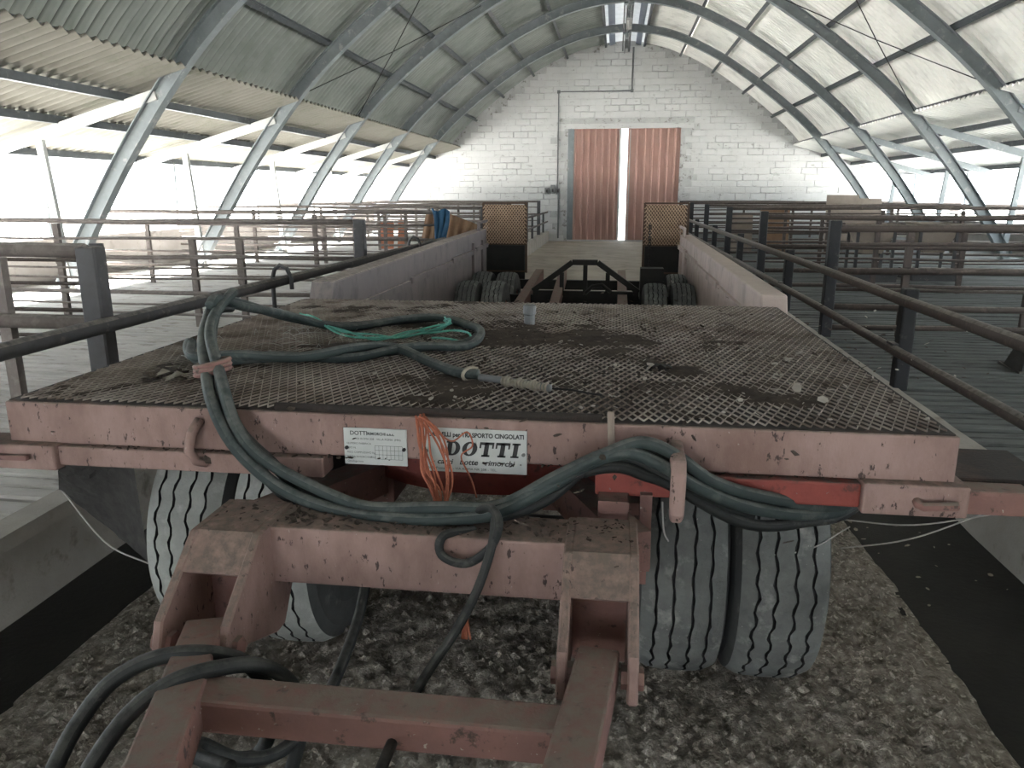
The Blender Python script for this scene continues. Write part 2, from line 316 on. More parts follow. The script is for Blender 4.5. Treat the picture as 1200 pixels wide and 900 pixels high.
# unseen near end wall, its doorway added left of centre for front light
nm_ = MB()
for seg in (list(np.linspace(-8.4,-3.4,20)), list(np.linspace(-.4,8.15,30))):
    nm_.prism([(seg[0], YB, -.1),(seg[-1], YB, -.1)]+[(x, YB, wall_top(x)) for x in reversed(seg)], (0,-.25,0))
nm_.prism([(-3.4,YB,3.6),(-.4,YB,3.6)]+[(x,YB,wall_top(x)) for x in np.linspace(-.4,-3.4,14)], (0,-.25,0))
link('wall_near', nm_.mesh('wall_near', M['kerb']), (0,0,0), kind='structure', label='grey end wall behind the camera with a doorway added for front light', cat='wall')
# perimeter walls
for s, nm in ((-1,'left'),(1,'right')):
    x = -8.62 if s < 0 else 8.86
    w = link('wall_'+nm, MB().box(x-.1, x+.1, YB, YW+.2, -.1, .93).mesh('wall', M['outwall']), (0,0,0), kind='structure', label='low rendered perimeter wall along the open %s side' % nm, cat='wall')
    MB().box(x-.13, x+.13, YB, YW+.2, .93, .97).build('coping', M['outwall'], w)

# roof: corrugated sheets between purlins
US = [.58, 1.72, 2.76, 3.76, 4.72, 5.62]
def corrug(p0, p1, wdt, waves, amp, m, nseg=3, f=None):
    """a corrugated sheet, waves along y; f(t) gives (x, z, nx, nz)"""
    n = waves*6; vs = []; fs = []
    for i in range(nseg+1):
        x, z, nx, nz = f(i/nseg)
        for k in range(n+1):
            a = amp*math.cos(2*PI*k/6); vs.append((x+nx*a, wdt*k/n, z+nz*a))
    for i in range(nseg):
        for k in range(n): fs.append((i*(n+1)+k, i*(n+1)+k+1, (i+1)*(n+1)+k+1, (i+1)*(n+1)+k))
    return MB().add(vs, fs).mesh('roof_sheet', m, smooth=True)
for s, nm in ((-1,'left'),(1,'right')):
    root = empty('ceiling_'+nm, (X0, YW, 3.0), kind='structure', label='grey corrugated roof vault, %s half' % nm, cat='ceiling')
    SP = 3.57; SW = SP/4
    for q in range(len(US)-1):
        def f(t, q=q, d=0):
            u = US[q] + (US[q+1]+(.16 if q == 4 else .05)-US[q])*t - .02; x, z = arc(u, .275 - .02*t, s); _, n = prof(u); return (x, z, s*n[0], n[1])
        var = []
        for v in range(3):
            dd = random.uniform(-.01,.01)
            var.append(corrug(0,0,SW*1.02,5,.042,M['roof_shaded' if s < 0 else 'roof'],3,lambda t: tuple(np.array(f(t)) + np.array((0,dd,0,0)))))
        for b in range(len(BAYS)-1):
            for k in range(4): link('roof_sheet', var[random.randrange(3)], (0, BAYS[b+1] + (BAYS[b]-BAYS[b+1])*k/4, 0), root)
    for u in US:
        z, n = prof(u); c = arc(u, .165, s)
        t = Vector((n[1]*s*-1, 0, n[0])); nn = Vector((s*n[0], 0, n[1]))
        mb = MB(); w_, h_ = .075, .09          # a C channel
        P = [(-w_/2,-h_/2),(w_/2,-h_/2),(w_/2,-h_/2+.012),(-w_/2+.012,-h_/2+.012),(-w_/2+.012,h_/2-.012),(w_/2,h_/2-.012),(w_/2,h_/2),(-w_/2,h_/2)]
        base = Vector((c[0],0,c[1]))
        mb.prism([base + t*a + nn*b for a, b in P], (0, 3.57, 0))
        me = mb.mesh('purlin', M['purlin'])
        for b in range(len(BAYS)-1): link('purlin', me, (0, BAYS[b+1], 0), root)
# ridge strip
root = empty('ceiling_ridge', (X0, YW, 6.2), kind='structure', label='pale ridge strip with flashing and wiring along the roof top', cat='ceiling')
def fr(t):
    u = (t-.5)*1.24; x, z = arc(abs(u), .28, 1 if u >= 0 else -1); return (x, z, 0, 1)
me = corrug(0,0,3.58/2,10,.02,M['sky'],6,fr)
for b in range(len(BAYS)-1):
    for k in range(2): link('ridge_sheet', me, (0, BAYS[b+1]+k*3.57/2, 0), root)
for s in (-1,1):
    x, z = arc(.47, .16, s); x2, z2 = arc(.3, .19, s)
    MB().prism([(x,YB,z),(x2,YB,z2),(x2,YB,z2+.01),(x,YB,z+.01)], (0,YW-YB,0)).build('flashing', M['blue'], root)
MB().box(X0-.05,X0+.07,YB,YW,6.27,6.40).build('ridge_beam', M['steel'], root)
for dx, dz, r in ((-.10,-.02,.022),(-.04,-.10,.014),(.10,-.03,.03)):
    MB().tube([(X0+dx,YB,6.22+dz),(X0+dx,YW,6.22+dz)], r, 6).build('conduit', M['zinc'], root)

# arch ribs
ORD = ['nearest the far wall','second from the far wall','third from the far wall','fourth from the far wall','fifth from the far wall','sixth from the far wall','seventh from the far wall','eighth from the far wall','ninth from the far wall']
rib_mesh = {}
for s in (-1,1):
    I = [(-.075,-.10),(.075,-.10),(.075,-.085),(.012,-.085),(.012,.085),(.075,.085),(.075,.10),(-.075,.10),(-.075,.085),(-.012,.085),(-.012,-.085),(-.075,-.085)]
    us = list(np.linspace(0,5,26)) + list(np.linspace(5.2,7.75,14)); vs = []; fs = []
    for u in us:
        z, n = prof(max(u,.03)); z = prof(u)[0]
        for a, b in I: vs.append((s*(u+bul(u,s)+n[0]*b) if u > .01 else s*.005, a, z+n[1]*b))
    m = len(I)
    for i in range(len(us)-1):
        for k in range(m): fs.append((i*m+k, i*m+(k+1)%m, i*m+m+(k+1)%m, i*m+m+k))
    fs += [tuple(range(m)), tuple((len(us)-1)*m+k for k in range(m-1,-1,-1))]
    rib_mesh[s] = MB().add(vs, fs).mesh('half_arch', M['steel'])
spl = MB().box(-.12,.12,-.09,.09,6.08,6.12).box(-.02,.02,-.09,.09,5.95,6.35).mesh('ridge_splice', M['steel'])
bpl = MB().box(-.16,.16,-.12,.12,-.03,.02).mesh('base_plate', M['steel'])
for i, y in enumerate(RIBS):
    r = empty('arch_rib', (X0, y, ZP), 'grey steel roof arch spanning the barn, %s' % ORD[i], 'beam', 'steel roof arches')
    for s in (-1,1):
        link('half_arch', rib_mesh[s], (X0, y, 0), r)
        link('base_plate', bpl, (X0+s*7.77, y, ZP+.02), r)
    link('ridge_splice', spl, (X0, y, 0), r)

# lean-to roofs with rafters and posts
for s, nm in ((-1,'left'),(1,'right')):
    root = empty('ceiling_lean_to_'+nm, (X0+s*7.3, YW, 2.5), kind='structure', label='corrugated lean-to roof over the %s pens' % nm, cat='ceiling')
    def lz(u): return 2.86 - (u-6.2)*.28
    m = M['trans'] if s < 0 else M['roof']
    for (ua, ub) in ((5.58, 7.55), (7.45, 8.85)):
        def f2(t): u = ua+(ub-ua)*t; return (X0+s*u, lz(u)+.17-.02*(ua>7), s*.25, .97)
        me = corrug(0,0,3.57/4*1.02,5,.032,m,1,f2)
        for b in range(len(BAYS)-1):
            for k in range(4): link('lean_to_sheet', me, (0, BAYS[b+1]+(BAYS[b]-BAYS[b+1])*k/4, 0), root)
    for u in (6.52, 7.48, 8.72):
        me = MB().box(-.035,.035,0,3.57,-.05,.05).mesh('lean_to_purlin', M['purlin'])
        for b in range(len(BAYS)-1): link('lean_to_purlin', me, (X0+s*u, BAYS[b+1], lz(u)+.08), root)
    for i, y in enumerate(RIBS):
        MB().bar((X0+s*(5.9 if s > 0 else 6.05),y,lz(5.9 if s > 0 else 6.05)-.03),(X0+s*8.85,y,lz(8.85)-.03),.08,.13).build('rafter', M['pale'] if s < 0 else M['steel'], root)
    for i, y in enumerate(RIBS[:7]):
        MB().bar((X0+s*7.62,y,ZP-.03),(X0+s*7.78,y,lz(7.78)-.08),.10,.07,(0,1,0)).build('lean_to_post', M['pale'] if s < 0 else M['steel'], root)
        MB().tube([(X0+s*8.76,y+1.2,.9),(X0+s*8.72,y+1.2,lz(8.72)+.05)],.03,6).build('outer_post', M['steel'], root)
#STAGE2
# ------------------------------------------------------------------ the doors in the far wall
door = empty('door_1', ((DX0+DX1)/2, YW, 0), kind='structure', label='tall double door of rusty brown ribbed sheet metal', cat='door')
def door_leaf(x0, x1, lean):
    lf = MB().box(x0, x1, YW+.10, YW+.13, .05, DZ+.03).build('door_leaf', M['door'], door)
    n = 7; rib = MB()
    zs = [.06, 1.32, 2.54, DZ+.02]
    for k in range(3):
        mb = MB(); wd_ = (x1-x0)/n
        for i in range(n):
            a = x0 + i*wd_
            mb.prism([(a+.02,YW+.10,zs[k]),(a+.03,YW+.02,zs[k]),(a+.065,YW+.02,zs[k]),(a+.10,YW+.10,zs[k])], (0,0,zs[k+1]-zs[k]-.02))
        mb.build('ribbed_panel', M['door'], lf)
        MB().box(x0, x1, YW+.07, YW+.098, zs[k+1]-.045, zs[k+1]+.0).build('cross_rail', M['door'], lf)
    MB().box(x0-.0, x0+.05, YW+.05, YW+.098, .05, DZ-.02).build('stile', M['door'], lf)
    return lf
door_leaf(DX0+.19, .12, 0); door_leaf(.34, DX1+.02, 0)
MB().box(DX0, DX0+.20, YW+.0, YW+.2, 0, DZ).build('jamb', M['steel'], door)
MB().box(.05, .125, YW+.04, YW+.098, .05, DZ-.02).build('edge_stile', M['pale'], door)
MB().box(.335, .44, YW+.04, YW+.098, .05, DZ-.02).build('edge_stile', M['pale'], door)
MB().box(DX0, DX1, YW-.02, YW+.25, 0, .05).build('threshold', M['brick'], door)
# conduit and switch boxes on the far wall
cd = empty('wall_conduit', (-1.95, YW-.04, 2.0), 'thin grey conduit pipe stepping up the gable wall to the ridge', 'pipe')
MB().tube([(-2.02,YW-.04,1.7),(-2.02,YW-.04,4.95),(.42,YW-.04,4.95)],.022,6).build('conduit_run', M['zinc'], cd)
MB().tube([(.42,YW-.04,4.9),(.42,YW-.04,6.3)],.028,6).build('conduit_riser', M['zinc'], cd)
for x, z in ((-2.02,4.95),(.42,4.95)): MB().box(x-.05,x+.05,YW-.07,YW-.02,z-.05,z+.05).build('elbow_box', M['zinc'], cd)
sb = empty('switch_box', (-2.2, YW-.03, 1.55), 'small grey electrical switch boxes on the wall left of the doors', 'switch')
for dx, dz, w_, h_ in ((-.18,.0,.16,.22),(.02,.02,.14,.30),(.2,0,.12,.2)):
    b = MB().box(-2.2+dx-w_/2,-2.2+dx+w_/2,YW-.12,YW-.02,1.6+dz,1.6+dz+h_).build('box', M['zinc'], sb)
    MB().box(-2.2+dx-.03,-2.2+dx+.03,YW-.15,YW-.12,1.66+dz,1.66+dz+.1).build('lever', M['black'], b)
MB().tube([(-1.98,YW-.04,.1),(-1.98,YW-.04,1.6)],.03,6).build('feed_pipe', M['zinc'], sb)

# ------------------------------------------------------------------ pen fences and alley rails
def post(mb, x, y, z0, z1, w=.08, d=.05): return mb.box(x-w/2,x+w/2,y-d/2,y+d/2,z0,z1)
NTH = ['nearest','second','third','fourth','fifth','sixth','seventh']
def fence(side, y, k, rails, xs_posts, endw=.10, ztop=1.41):
    s = -1 if side == 'left' else 1
    xe = -2.41 if s < 0 else 2.0; xo = -8.4 if s < 0 else 8.65
    what = 'bare brown pipe fence across the %s pens, %s to the camera' % (side, NTH[k] + (' one' if k else ''))
    if k: what = 'bare brown pipe fence across the %s pens, %s from the camera' % (side, NTH[k])
    f = empty('pen_fence', (xe, y, ZP), what, 'fence', 'pipe fences between the %s pens' % side)
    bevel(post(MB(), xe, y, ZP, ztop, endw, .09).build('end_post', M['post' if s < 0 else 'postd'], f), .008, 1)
    PM = M['pipe_lit' if s < 0 else 'pipe']
    rng = random.Random(k*7+s)
    for z, r in rails:
        mb = MB(); n = 5; P = [(xe + s*.02 + (xo-xe)*i/n, y+rng.uniform(-.01,.01), z+(rng.uniform(-.012,.012) if 0<i<n else 0)) for i in range(n+1)]
        mb.tube(P, r, 8).build('rail', PM, f, smooth=True)
    for x in xs_posts:
        mb = MB(); zt = ztop-.06 if rng.random() < .6 else ztop-.2
        post(mb, x, y+.045, ZP, zt, .06, .045).build('post', PM, f)
    return f
R1 = [(1.39,.034),(1.05,.036)]
R2 = [(1.385,.025),(1.21,.013),(1.03,.022),(.92,.011),(.82,.013),(.68,.022),(.56,.011),(.46,.014)]
R3 = [(1.385,.03),(1.21,.016),(1.0,.022),(.80,.016),(.62,.022),(.46,.016)]
LY = [3.32, 7.2, 10.8, 14.3, 17.8, 21.3, 24.8]
for k, y in enumerate(LY):
    xs_ = {0:[-2.93, -4.6, -6.4], 1:[-3.65,-4.15,-5.6,-7.1]}.get(k, [-3.3-.2*k, -4.3, -5.5, -6.9])
    fence('left', y, k, R1 if k == 0 else (R2 if k % 2 else R3), xs_)
RY = [7.5, 11.0, 14.3, 17.8, 21.3, 24.8]
RR = [(1.335,.036),(1.19,.018),(.945,.032),(.78,.016),(.615,.030),(.42,.026)]
for k, y in enumerate(RY):
    fence('right', y, k, RR if k < 2 else R3, [2.68, 3.75, 5.1, 6.6] if k == 0 else [3.4+.1*k, 4.6, 5.9, 7.2])
# second inner post of the nearest left fence, standing in the pen
g = empty('pen_gate', (-3.2, 4.25, ZP), 'thin barred gate standing behind the nearest left pen fence', 'gate')
for x in (-3.04, -4.5): post(MB(), x, 4.25, ZP, 1.36, .06, .05).build('post', M['post'], g)
for z in (1.26,1.12,.96,.80): MB().tube([(-3.02,4.25,z),(-5.2,4.25,z)],.012,6).build('bar', M['pipe'], g, smooth=True)
# alley rail, left: one pipe near, two at the far end
al = empty('alley_railing', (-2.4, 12, ZP), 'dark single pipe railing on posts along the left side of the alley', 'railing')
P = [(-2.34, y, 1.055-.004*(y-2)) for y in (-2, 1, 3.3, 5.3, 7.2, 9.0, 10.6)]
MB().tube(P,.036,10).build('rail', M['post'], al, smooth=True)
MB().tube([(-2.34,11.6,1.0),(-2.34,19.5,1.0),(-2.34,YW-.3,1.0)],.03,8).build('rail', M['pipe'], al, smooth=True)
MB().tube([(-2.34,11.6,.68),(-2.34,YW-.3,.68)],.03,8).build('rail', M['pipe'], al, smooth=True)
for y in (1.5, 12.5, 14.3, 16, 17.8, 19.5, 21.3, 22.8, 24.8, 26.3): post(MB(), -2.40, y, ZP, 1.02, .06, .06).build('post', M['post'], al)
MB().tube([(-2.62,2.72,.36),(-2.62,2.72,1.03)],.032,8).build('pipe_post', M['pipe'], al, smooth=True)
for y in (5.25, 9.0):
    mb = MB(); mb.tube([(-2.42,y,.34),(-2.42,y,1.06),(-2.40,y+.0,1.12),(-2.36,y,1.15),(-2.31,y,1.13),(-2.28,y,1.06),(-2.28,y,.98)],.016,8)
    mb.build('hoop_bracket', M['post'], al, smooth=True)
# alley rail, right: two pipes on dark box posts
ar = empty('alley_railing', (1.95, 12, ZP), 'dark two pipe railing on box posts along the right side of the alley', 'railing')
for z, r in ((.965,.036),(.62,.034)):
    MB().tube([(1.90,y,z+.004*math.sin(y*2)) for y in (-2,1.5,3.5,5.4,7.4,9.2,11,14.3,17.8,21.3,YW-.3)],r,10).build('rail', M['pipe'], ar, smooth=True)
for y in (1.8, 3.6, 5.45, 9.15, 12.7, 16.0, 19.5, 23, 26.2):
    p = bevel(post(MB(), 1.975, y, ZP, 1.03, .095, .095).build('post', M['postd'], ar), .012, 2)
    MB().box(1.885,1.925,y-.06,y+.06,.595,.66).build('clamp', M['post'], p)

# ------------------------------------------------------------------ the trailer
TC = -.43; TL, TR = -1.68, .83; TY0, TY1 = 1.89, 4.03; TZ = 1.085
T = empty('low_loader_trailer', (TC, 5, 0), 'dusty red low loader trailer with mesh tread deck and raised rear ramps', 'trailer')
# front deck
dk = MB().box(TL, TR, TY0, TY1, TZ-.02, TZ).build('deck_plate', M['deck'], T)
rd = MB(); sl = .42; px = .0272
for fam in (-1, 1):
    k = -60
    while k < 200:
        xa = TL + k*px; k += 1            # at the front edge
        y0, y1 = TY0+.012, TY1-.012
        t0, t1 = 0.0, (y1-y0)
        xb = xa + fam*sl*(y1-y0)
        # clip in x
        lo, hi = TL+.012, TR-.012
        d = fam*sl
        ta, tb = (lo-xa)/d, (hi-xa)/d
        a_, b_ = max(t0, min(ta,tb)), min(t1, max(ta,tb))
        if b_-a_ < .02: continue
        p0 = Vector((xa+d*a_, y0+a_, TZ)); p1 = Vector((xa+d*b_, y0+b_, TZ)); w = Vector((1,-d,0)).normalized()*.0018; h = Vector((0,0,.0045))
        rd.add([p0-w, p0+w, p0+h, p1-w, p1+w, p1+h], [(0,2,5,3),(2,1,4,5),(0,1,2),(3,5,4)])
o = rd.build('tread_ridges', M['ridge'], dk, kind='stuff')
# fascia and frame of the deck
bevel(MB().box(TL-.01, TR+.01, TY0-.008, TY0+.05, .962, TZ-.004).build('front_fascia', M['red'], T), .006, 2)
for x in (TL, TR-.05): MB().box(x, x+.05, TY0+.05, TY1, .965, TZ-.02).build('side_fascia', M['red'], T)
MB().box(TL, TR, TY1-.06, TY1, .94, TZ-.02).build('rear_fascia', M['redd'], T)
for x in (-1.15, -.43, .3): MB().box(x-.05, x+.05, TY0+.05, TY1-.06, .95, TZ-.02).build('deck_joist', M['redd'], T)
# telescopic widening bars under the fascia
bevel(MB().box(-1.53, -.755, TY0-.03, TY0+.05, .905, .962).build('widening_bar', M['red'], T), .006, 2)
q = bevel(MB().box(-2.02, -1.53, TY0-.045, TY0+.06, .893, .966).build('widening_sleeve', M['red'], T), .006, 2)
MB().bar((-1.78,TY0-.05,.93),(-1.60,TY0-.06,.935),.014,.014).build('locking_pin', M['redd'], q)
bevel(MB().box(-.03, .62, TY0-.028, TY0+.05, .895, .958).build('widening_bar', M['red2'], T), .006, 2)
q = bevel(MB().box(.62, .865, TY0-.042, TY0+.06, .885, .966).build('widening_sleeve', M['red'], T), .006, 2)
q2 = MB().tube([(.745,TY0-.042,.925),(.742,TY0-.062,.925),(.75,TY0-.068,.922),(.83,TY0-.062,.925)],.011,8).build('locking_pin', M['redd'], q, smooth=True)
bevel(MB().box(.865, 1.02, TY0-.02, TY0+.05, .888, .95).build('widening_bar_end', M['redd'], T), .005, 2)
MB().box(.83, 1.10, TY0+.06, TY0+.30, .92, .955).build('side_bracket', M['deck'], T)
# hook peg on the fascia and the grey socket on the deck
bevel(MB().prism([(.150,TY0-.005,1.048),(.150,TY0-.135,1.040),(.150,TY0-.158,1.00),(.150,TY0-.150,.90),(.150,TY0-.135,.872),(.150,TY0-.124,.91),(.150,TY0-.124,1.0),(.150,TY0-.005,1.012)], (.036,0,0)).build('hook_peg', M['red'], T), .010, 3)
hk = MB(); hk.tube([(-1.105,TY0-.012,1.05),(-1.115,TY0-.04,1.02),(-1.12,TY0-.055,.975),(-1.105,TY0-.05,.945),(-1.085,TY0-.03,.935)],.014,8)
hk.build('hook', M['red'], T, smooth=True)
MB().lathe([(0,0),(.024,0),(.024,.045),(.029,.05),(.029,.085),(.021,.09),(0,.09)], (-.36,3.33,TZ), 'z', 14).build('stake_socket', M['zinc'], T, smooth=False)
# turntable and front axle frame
MB().lathe([(.30,0),(.42,0),(.42,.05),(.30,.05)], (TC,2.6,.90), 'z', 32).build('turntable_ring', M['redd'], T)
MB().lathe([(.40,0),(.52,0),(.52,.13),(.40,.13)], (TC+.06,2.6,.79), 'z', 40).build('turntable_base', M['red2'], T)
MB().tube([(-1.55,2.6,.45),(.70,2.6,.45)],.055,12).build('axle', M['black'], T, smooth=True)
for x in (-.93,.07):
    xi_ = x+(.22 if x < -.4 else -.22)
    MB().bar((x,1.74,.80),(xi_,2.25,.78),.09,.10).build('dolly_rail', M['redd'], T)
    MB().bar((xi_,2.2,.75),(xi_,3.3,.75),.09,.10).build('dolly_frame', M['redd'], T)
    MB().bar((x,2.1,.62),(x,3.1,.62),.07,.05).build('leaf_spring', M['black'], T)
    MB().box(x-.05,x+.05,2.05,2.13,.55,.80).build('spring_hanger', M['redd'], T)
    MB().box(x-.05,x+.05,3.07,3.15,.55,.80).build('spring_hanger', M['redd'], T)
MB().box(-.02,.055,1.80,1.90,.80,.905).build('deck_stay', M['redd'], T)
MB().box(.085,.115,1.84,1.87,.70,.91).build('stay_strap', M['redd'], T)
MB().tube([(-.28,1.84,.80),(-.17,1.84,.80)],.032,12).build('brake_cylinder', M['zinc'], T, smooth=True)
# tyres
def tyre_mesh():
    R, w = .45, .137; NS = 120; xs_ = []
    gr = [-.082,-.030,.028,.080]
    vs = []; fs = []; groove = []
    base = [(-w,.22),(-w-.008,.30),(-w-.004,.385),(-w+.010,.425)]
    for k in range(NS):
        a = 2*PI*k/NS; ca, sa = math.cos(a), math.sin(a)
        zz = .0030*(1 if (k//2) % 2 else -1) + .0022*math.sin(k*1.7)+.002*math.sin(k*.61)
        rows = list(base)
        for g_ in gr:
            c = g_+zz; hw = .0024+.0013*math.sin(k*2.3+g_*90)
            rr = R - .012*(c/w)**2
            rows += [(c-hw-.002, rr, ), (c-hw, rr-.016), (c+hw, rr-.016), (c+hw+.002, rr)]
        rows += [(-x, r) for x, r in reversed(base)]
        for x, r in rows: vs.append((x, r*ca, r*sa))
        m = len(rows)
    for k in range(NS):
        for j in range(m-1):
            fs.append((k*m+j, k*m+j+1, ((k+1)%NS)*m+j+1, ((k+1)%NS)*m+j))
            groove.append(2 if j < 3 or j >= m-4 else (1 if j >= 4 and j < 4+16 and (j-4) % 4 in (0,1,2) else 0))
    me = MB().add(vs, fs).mesh('tyre', M['rubber']); me.materials.append(M['groove']); me.materials.append(M['sidewall'])
    me.polygons.foreach_set('material_index', groove); return me
TM = tyre_mesh(); TML = TM.copy(); TML.materials[0] = M['rubber_lit']
RM = MB().lathe([(.055,-.09),(.06,-.05),(.10,-.05),(.12,.0),(.20,.02),(.215,.1),(.225,.12),(.225,-.12),(.215,-.10),(.19,-.02)], (0,0,0), 'x', 24).mesh('rim', M['redd'])
def wheel(x, y, parent):
    t = link('tyre', TML if x < -.5 else TM, (x, y, .45), parent, rot=(random.uniform(0,6),0,0)); r = link('rim', RM, (x, y, .45), t); return t
for x in (.54,.243,-1.093,-1.39): wheel(x, 2.6, T)
# rear tandem: the smaller wheels seen behind the deck
TM2 = TM.copy(); TM2.transform(__import__('mathutils').Matrix.Scale(.84, 4)); RM2 = RM.copy(); RM2.transform(__import__('mathutils').Matrix.Scale(.84, 4))
for y in (7.95, 8.9):
    for x in (-1.50, -1.22, .42, .70):
        t = link('tyre', TM2, (x, y, .38), T, rot=(random.uniform(0,6),0,0)); link('rim', RM2, (x, y, .38), t)
    MB().tube([(-1.6,y,.38),(.78,y,.38)],.05,10).build('axle', M['black'], T, smooth=True)
# side beams
for s, x0, x1 in ((-1, TL-.15, TL), (1, TR, TR+.15)):
    zt0, zt1 = (1.13,1.19) if s < 0 else (1.09,1.13)
    xi = x1 if s < 0 else x0; BMt = M['beam' if s < 0 else 'beam_lit']
    P = [(x0,4.25,.62),(x0,4.5,zt0),(x0,10.3,zt1),(x0,10.3,.50),(x0,4.4,.50)]
    bm = bevel(MB().prism(P, (x1-x0,0,0)).build('side_beam', BMt, T), .012, 2)
    for i, (ya, yb) in enumerate(((4.6,6.2),(6.25,7.9),(7.95,9.3),(9.35,10.25))):
        za = .92 + .02*i
        MB().bar((xi-s*.012,ya,za),(xi-s*.012,yb,za),.025,.05).build('joint_strip', BMt, bm)
    for yy in (9.1, 9.75): MB().box(min(xi,xi-s*.03),max(xi,xi-s*.03),yy,yy+.08,.52,zt1-.12).build('stiffener', BMt, bm)
    MB().tube([(xi,9.6,zt1),(xi,9.6,zt1+.10),(xi,10.25,zt1+.10),(xi,10.25,zt1)],.02,8).build('grab_bar', BMt, bm, smooth=True)
# central chassis between the rear wheels
for x in (-.95, .1):
    MB().bar((x-.12,4.1,.80),(x,6.9,.42),.10,.14).build('gooseneck_rail', M['redd'], T)
    MB().bar((x,6.9,.45),(x,10.0,.62),.10,.14).build('chassis_rail', M['redd'], T)
MB().bar((-.55,7.0,.55),(-.62,9.6,.66),.09,.12).build('chassis_rail', M['redd'], T)
for y in (6.9, 8.4, 9.9): MB().box(-1.6,.75,y,y+.08,.44,.56).build('crossmember', M['black'], T)
br = [(-.92,7.6),(-.52,7.6),(-.33,7.6),(.10,7.6)]
def truss(y):
    A = [(-.86,.62),(-.44,.93),(-.17,.93),(.27,.62)]
    mb = MB()
    for (a, b) in zip(A, A[1:]): mb.bar((a[0],y,a[1]),(b[0],y,b[1]),.07,.055)
    mb.bar((A[0][0],y,.60),(A[3][0],y,.60),.06,.05)
    mb.build('ramp_frame', M['black'], T)
    for x in (-.55,-.30,-.06): MB().bar((x,y,.60),(x,y,.90 if x > -.5 and x < -.1 else .82),.045,.06,(0,1,0)).build('frame_strut', M['black'], T)
truss(8.3)
MB().tube([(-.30,8.25,.60),(-.22,8.25,.68),(-.12,8.25,.70),(-.02,8.25,.62)],.02,8).build('brake_line', M['black'], T, smooth=True)
MB().box(.28,.52,8.2,8.4,.55,.88).build('winch_box', M['black'], T)
# chain down to the winch
chn = MB()
for i in range(22):
    z = 1.28-.03*i; c = Vector((.42-.002*i, 9.6-.055*i, z)); ax = (1,0,0) if i % 2 else (0,1,0)
    ring = []
    for k in range(8):
        a = 2*PI*k/8; ring.append(c + Vector(ax)*(.016*math.cos(a)) + Vector((0,-.01,.024))*math.sin(a))
    chn.tube(ring, .006, 5, closed=True)
chn.build('chain', M['black'], T, smooth=True)
# raised ramps of expanded mesh
def ramp(x0, x1):
    y = 10.2
    fr = MB()
    for a, b in (((x0,y,.62),(x0,y,1.525)),((x1,y,.62),(x1,y,1.525)),((x0,y,1.52),(x1,y,1.52)),((x0,y,1.08),(x1,y,1.08)),((x0,y,.64),(x1,y,.64))): fr.bar(a,b,.022,.04,(0,1,0))
    rp = fr.build('ramp', M['meshback'], T)
    MB().box(x0+.01,x1-.01,y+.04,y+.05,.64,1.50).build('back_plate', M['meshback'], rp)
    ex = MB(); dx, dz = .038, .025
    nx, nz = int((x1-x0)/dx), int((1.50-1.0)/dz)
    for i in range(nx):
        for j in range(nz):
            xa = x0+i*dx+(dx/2 if j%2 else 0); za = 1.0+j*dz
            if xa+dx > x1: continue
            ex.bar((xa,y-.02,za),(xa+dx/2,y-.026,za+dz),.009,.010); ex.bar((xa+dx/2,y-.026,za+dz),(xa+dx,y-.02,za),.009,.010)
    ex.build('expanded_mesh', M['mesh'], rp, kind='stuff')
    MB().box(x0+.02,x1-.02,y-.015,y+.03,.45,.98).build('lower_plate', M['black'], rp)
ramp(-1.72, -1.15); ramp(.37, .92)
#STAGE3
# drawbar: cross beam, clevises, arms, cross bar
bevel(MB().box(-.80, -.085, 1.60, 1.74, .735, .88).build('drawbar_cross_beam', M['red'], T), .006, 2)
def clevis(xa, xb):
    for x in (xa, xb-.022):
        cp = bevel(MB().prism([(x,1.74,.885),(x,1.55,.885),(x,1.375,.75),(x,1.345,.66),(x,1.40,.63),(x,1.45,.66),(x,1.60,.60),(x,1.64,.60),(x,1.74,.735)], (.022,0,0)).build('clevis_plate', M['red'], T), .004, 1)
        MB().tube([(x-.012,1.395,.69),(x+.034,1.395,.69)],.024,6).build('pivot_bolt', M['redd'], cp, smooth=False)
    MB().prism([(xa+.02,1.74,.885),(xa+.02,1.555,.885),(xa+.02,1.47,.82),(xa+.02,1.50,.80),(xa+.02,1.60,.86),(xa+.02,1.74,.86)], (xb-xa-.04,0,0)).build('clevis_web', M['red'], T)
    MB().box(xa+.02, xb-.02, 1.62, 1.74, .735, .86).build('clevis_block', M['redd'], T)
    MB().box(xa+.022, xb-.022, 1.585, 1.605, .60, .86).build('clevis_back', M['redd'], T)
clevis(-.965, -.79); clevis(-.09, .075)
for (p0, p1, p2) in (((-.875,1.43,.69),(-.715,.95,.71),(-.40,.0,.74)), ((-.005,1.43,.69),(-.06,.95,.71),(-.25,.0,.74))):
    d1 = MB().bar(p0, p1, .085, .085); bevel(d1.build('drawbar_arm', M['redd'], T), .006, 2)
    bevel(MB().bar((p1[0],p1[1]+.02,p1[2]+.002), p2, .090, .090).build('drawbar_arm', M['redd'], T), .006, 2)
bevel(MB().box(-.79, -.06, 1.165, 1.25, .655, .725).build('drawbar_cross_bar', M['redd'], T), .008, 2)
MB().lathe([(.05,-.03),(.09,-.03),(.09,.03),(.05,.03),(.05,-.03)], (-.32,-.12,.74), 'z', 20).build('towing_eye', M['redd'], T)

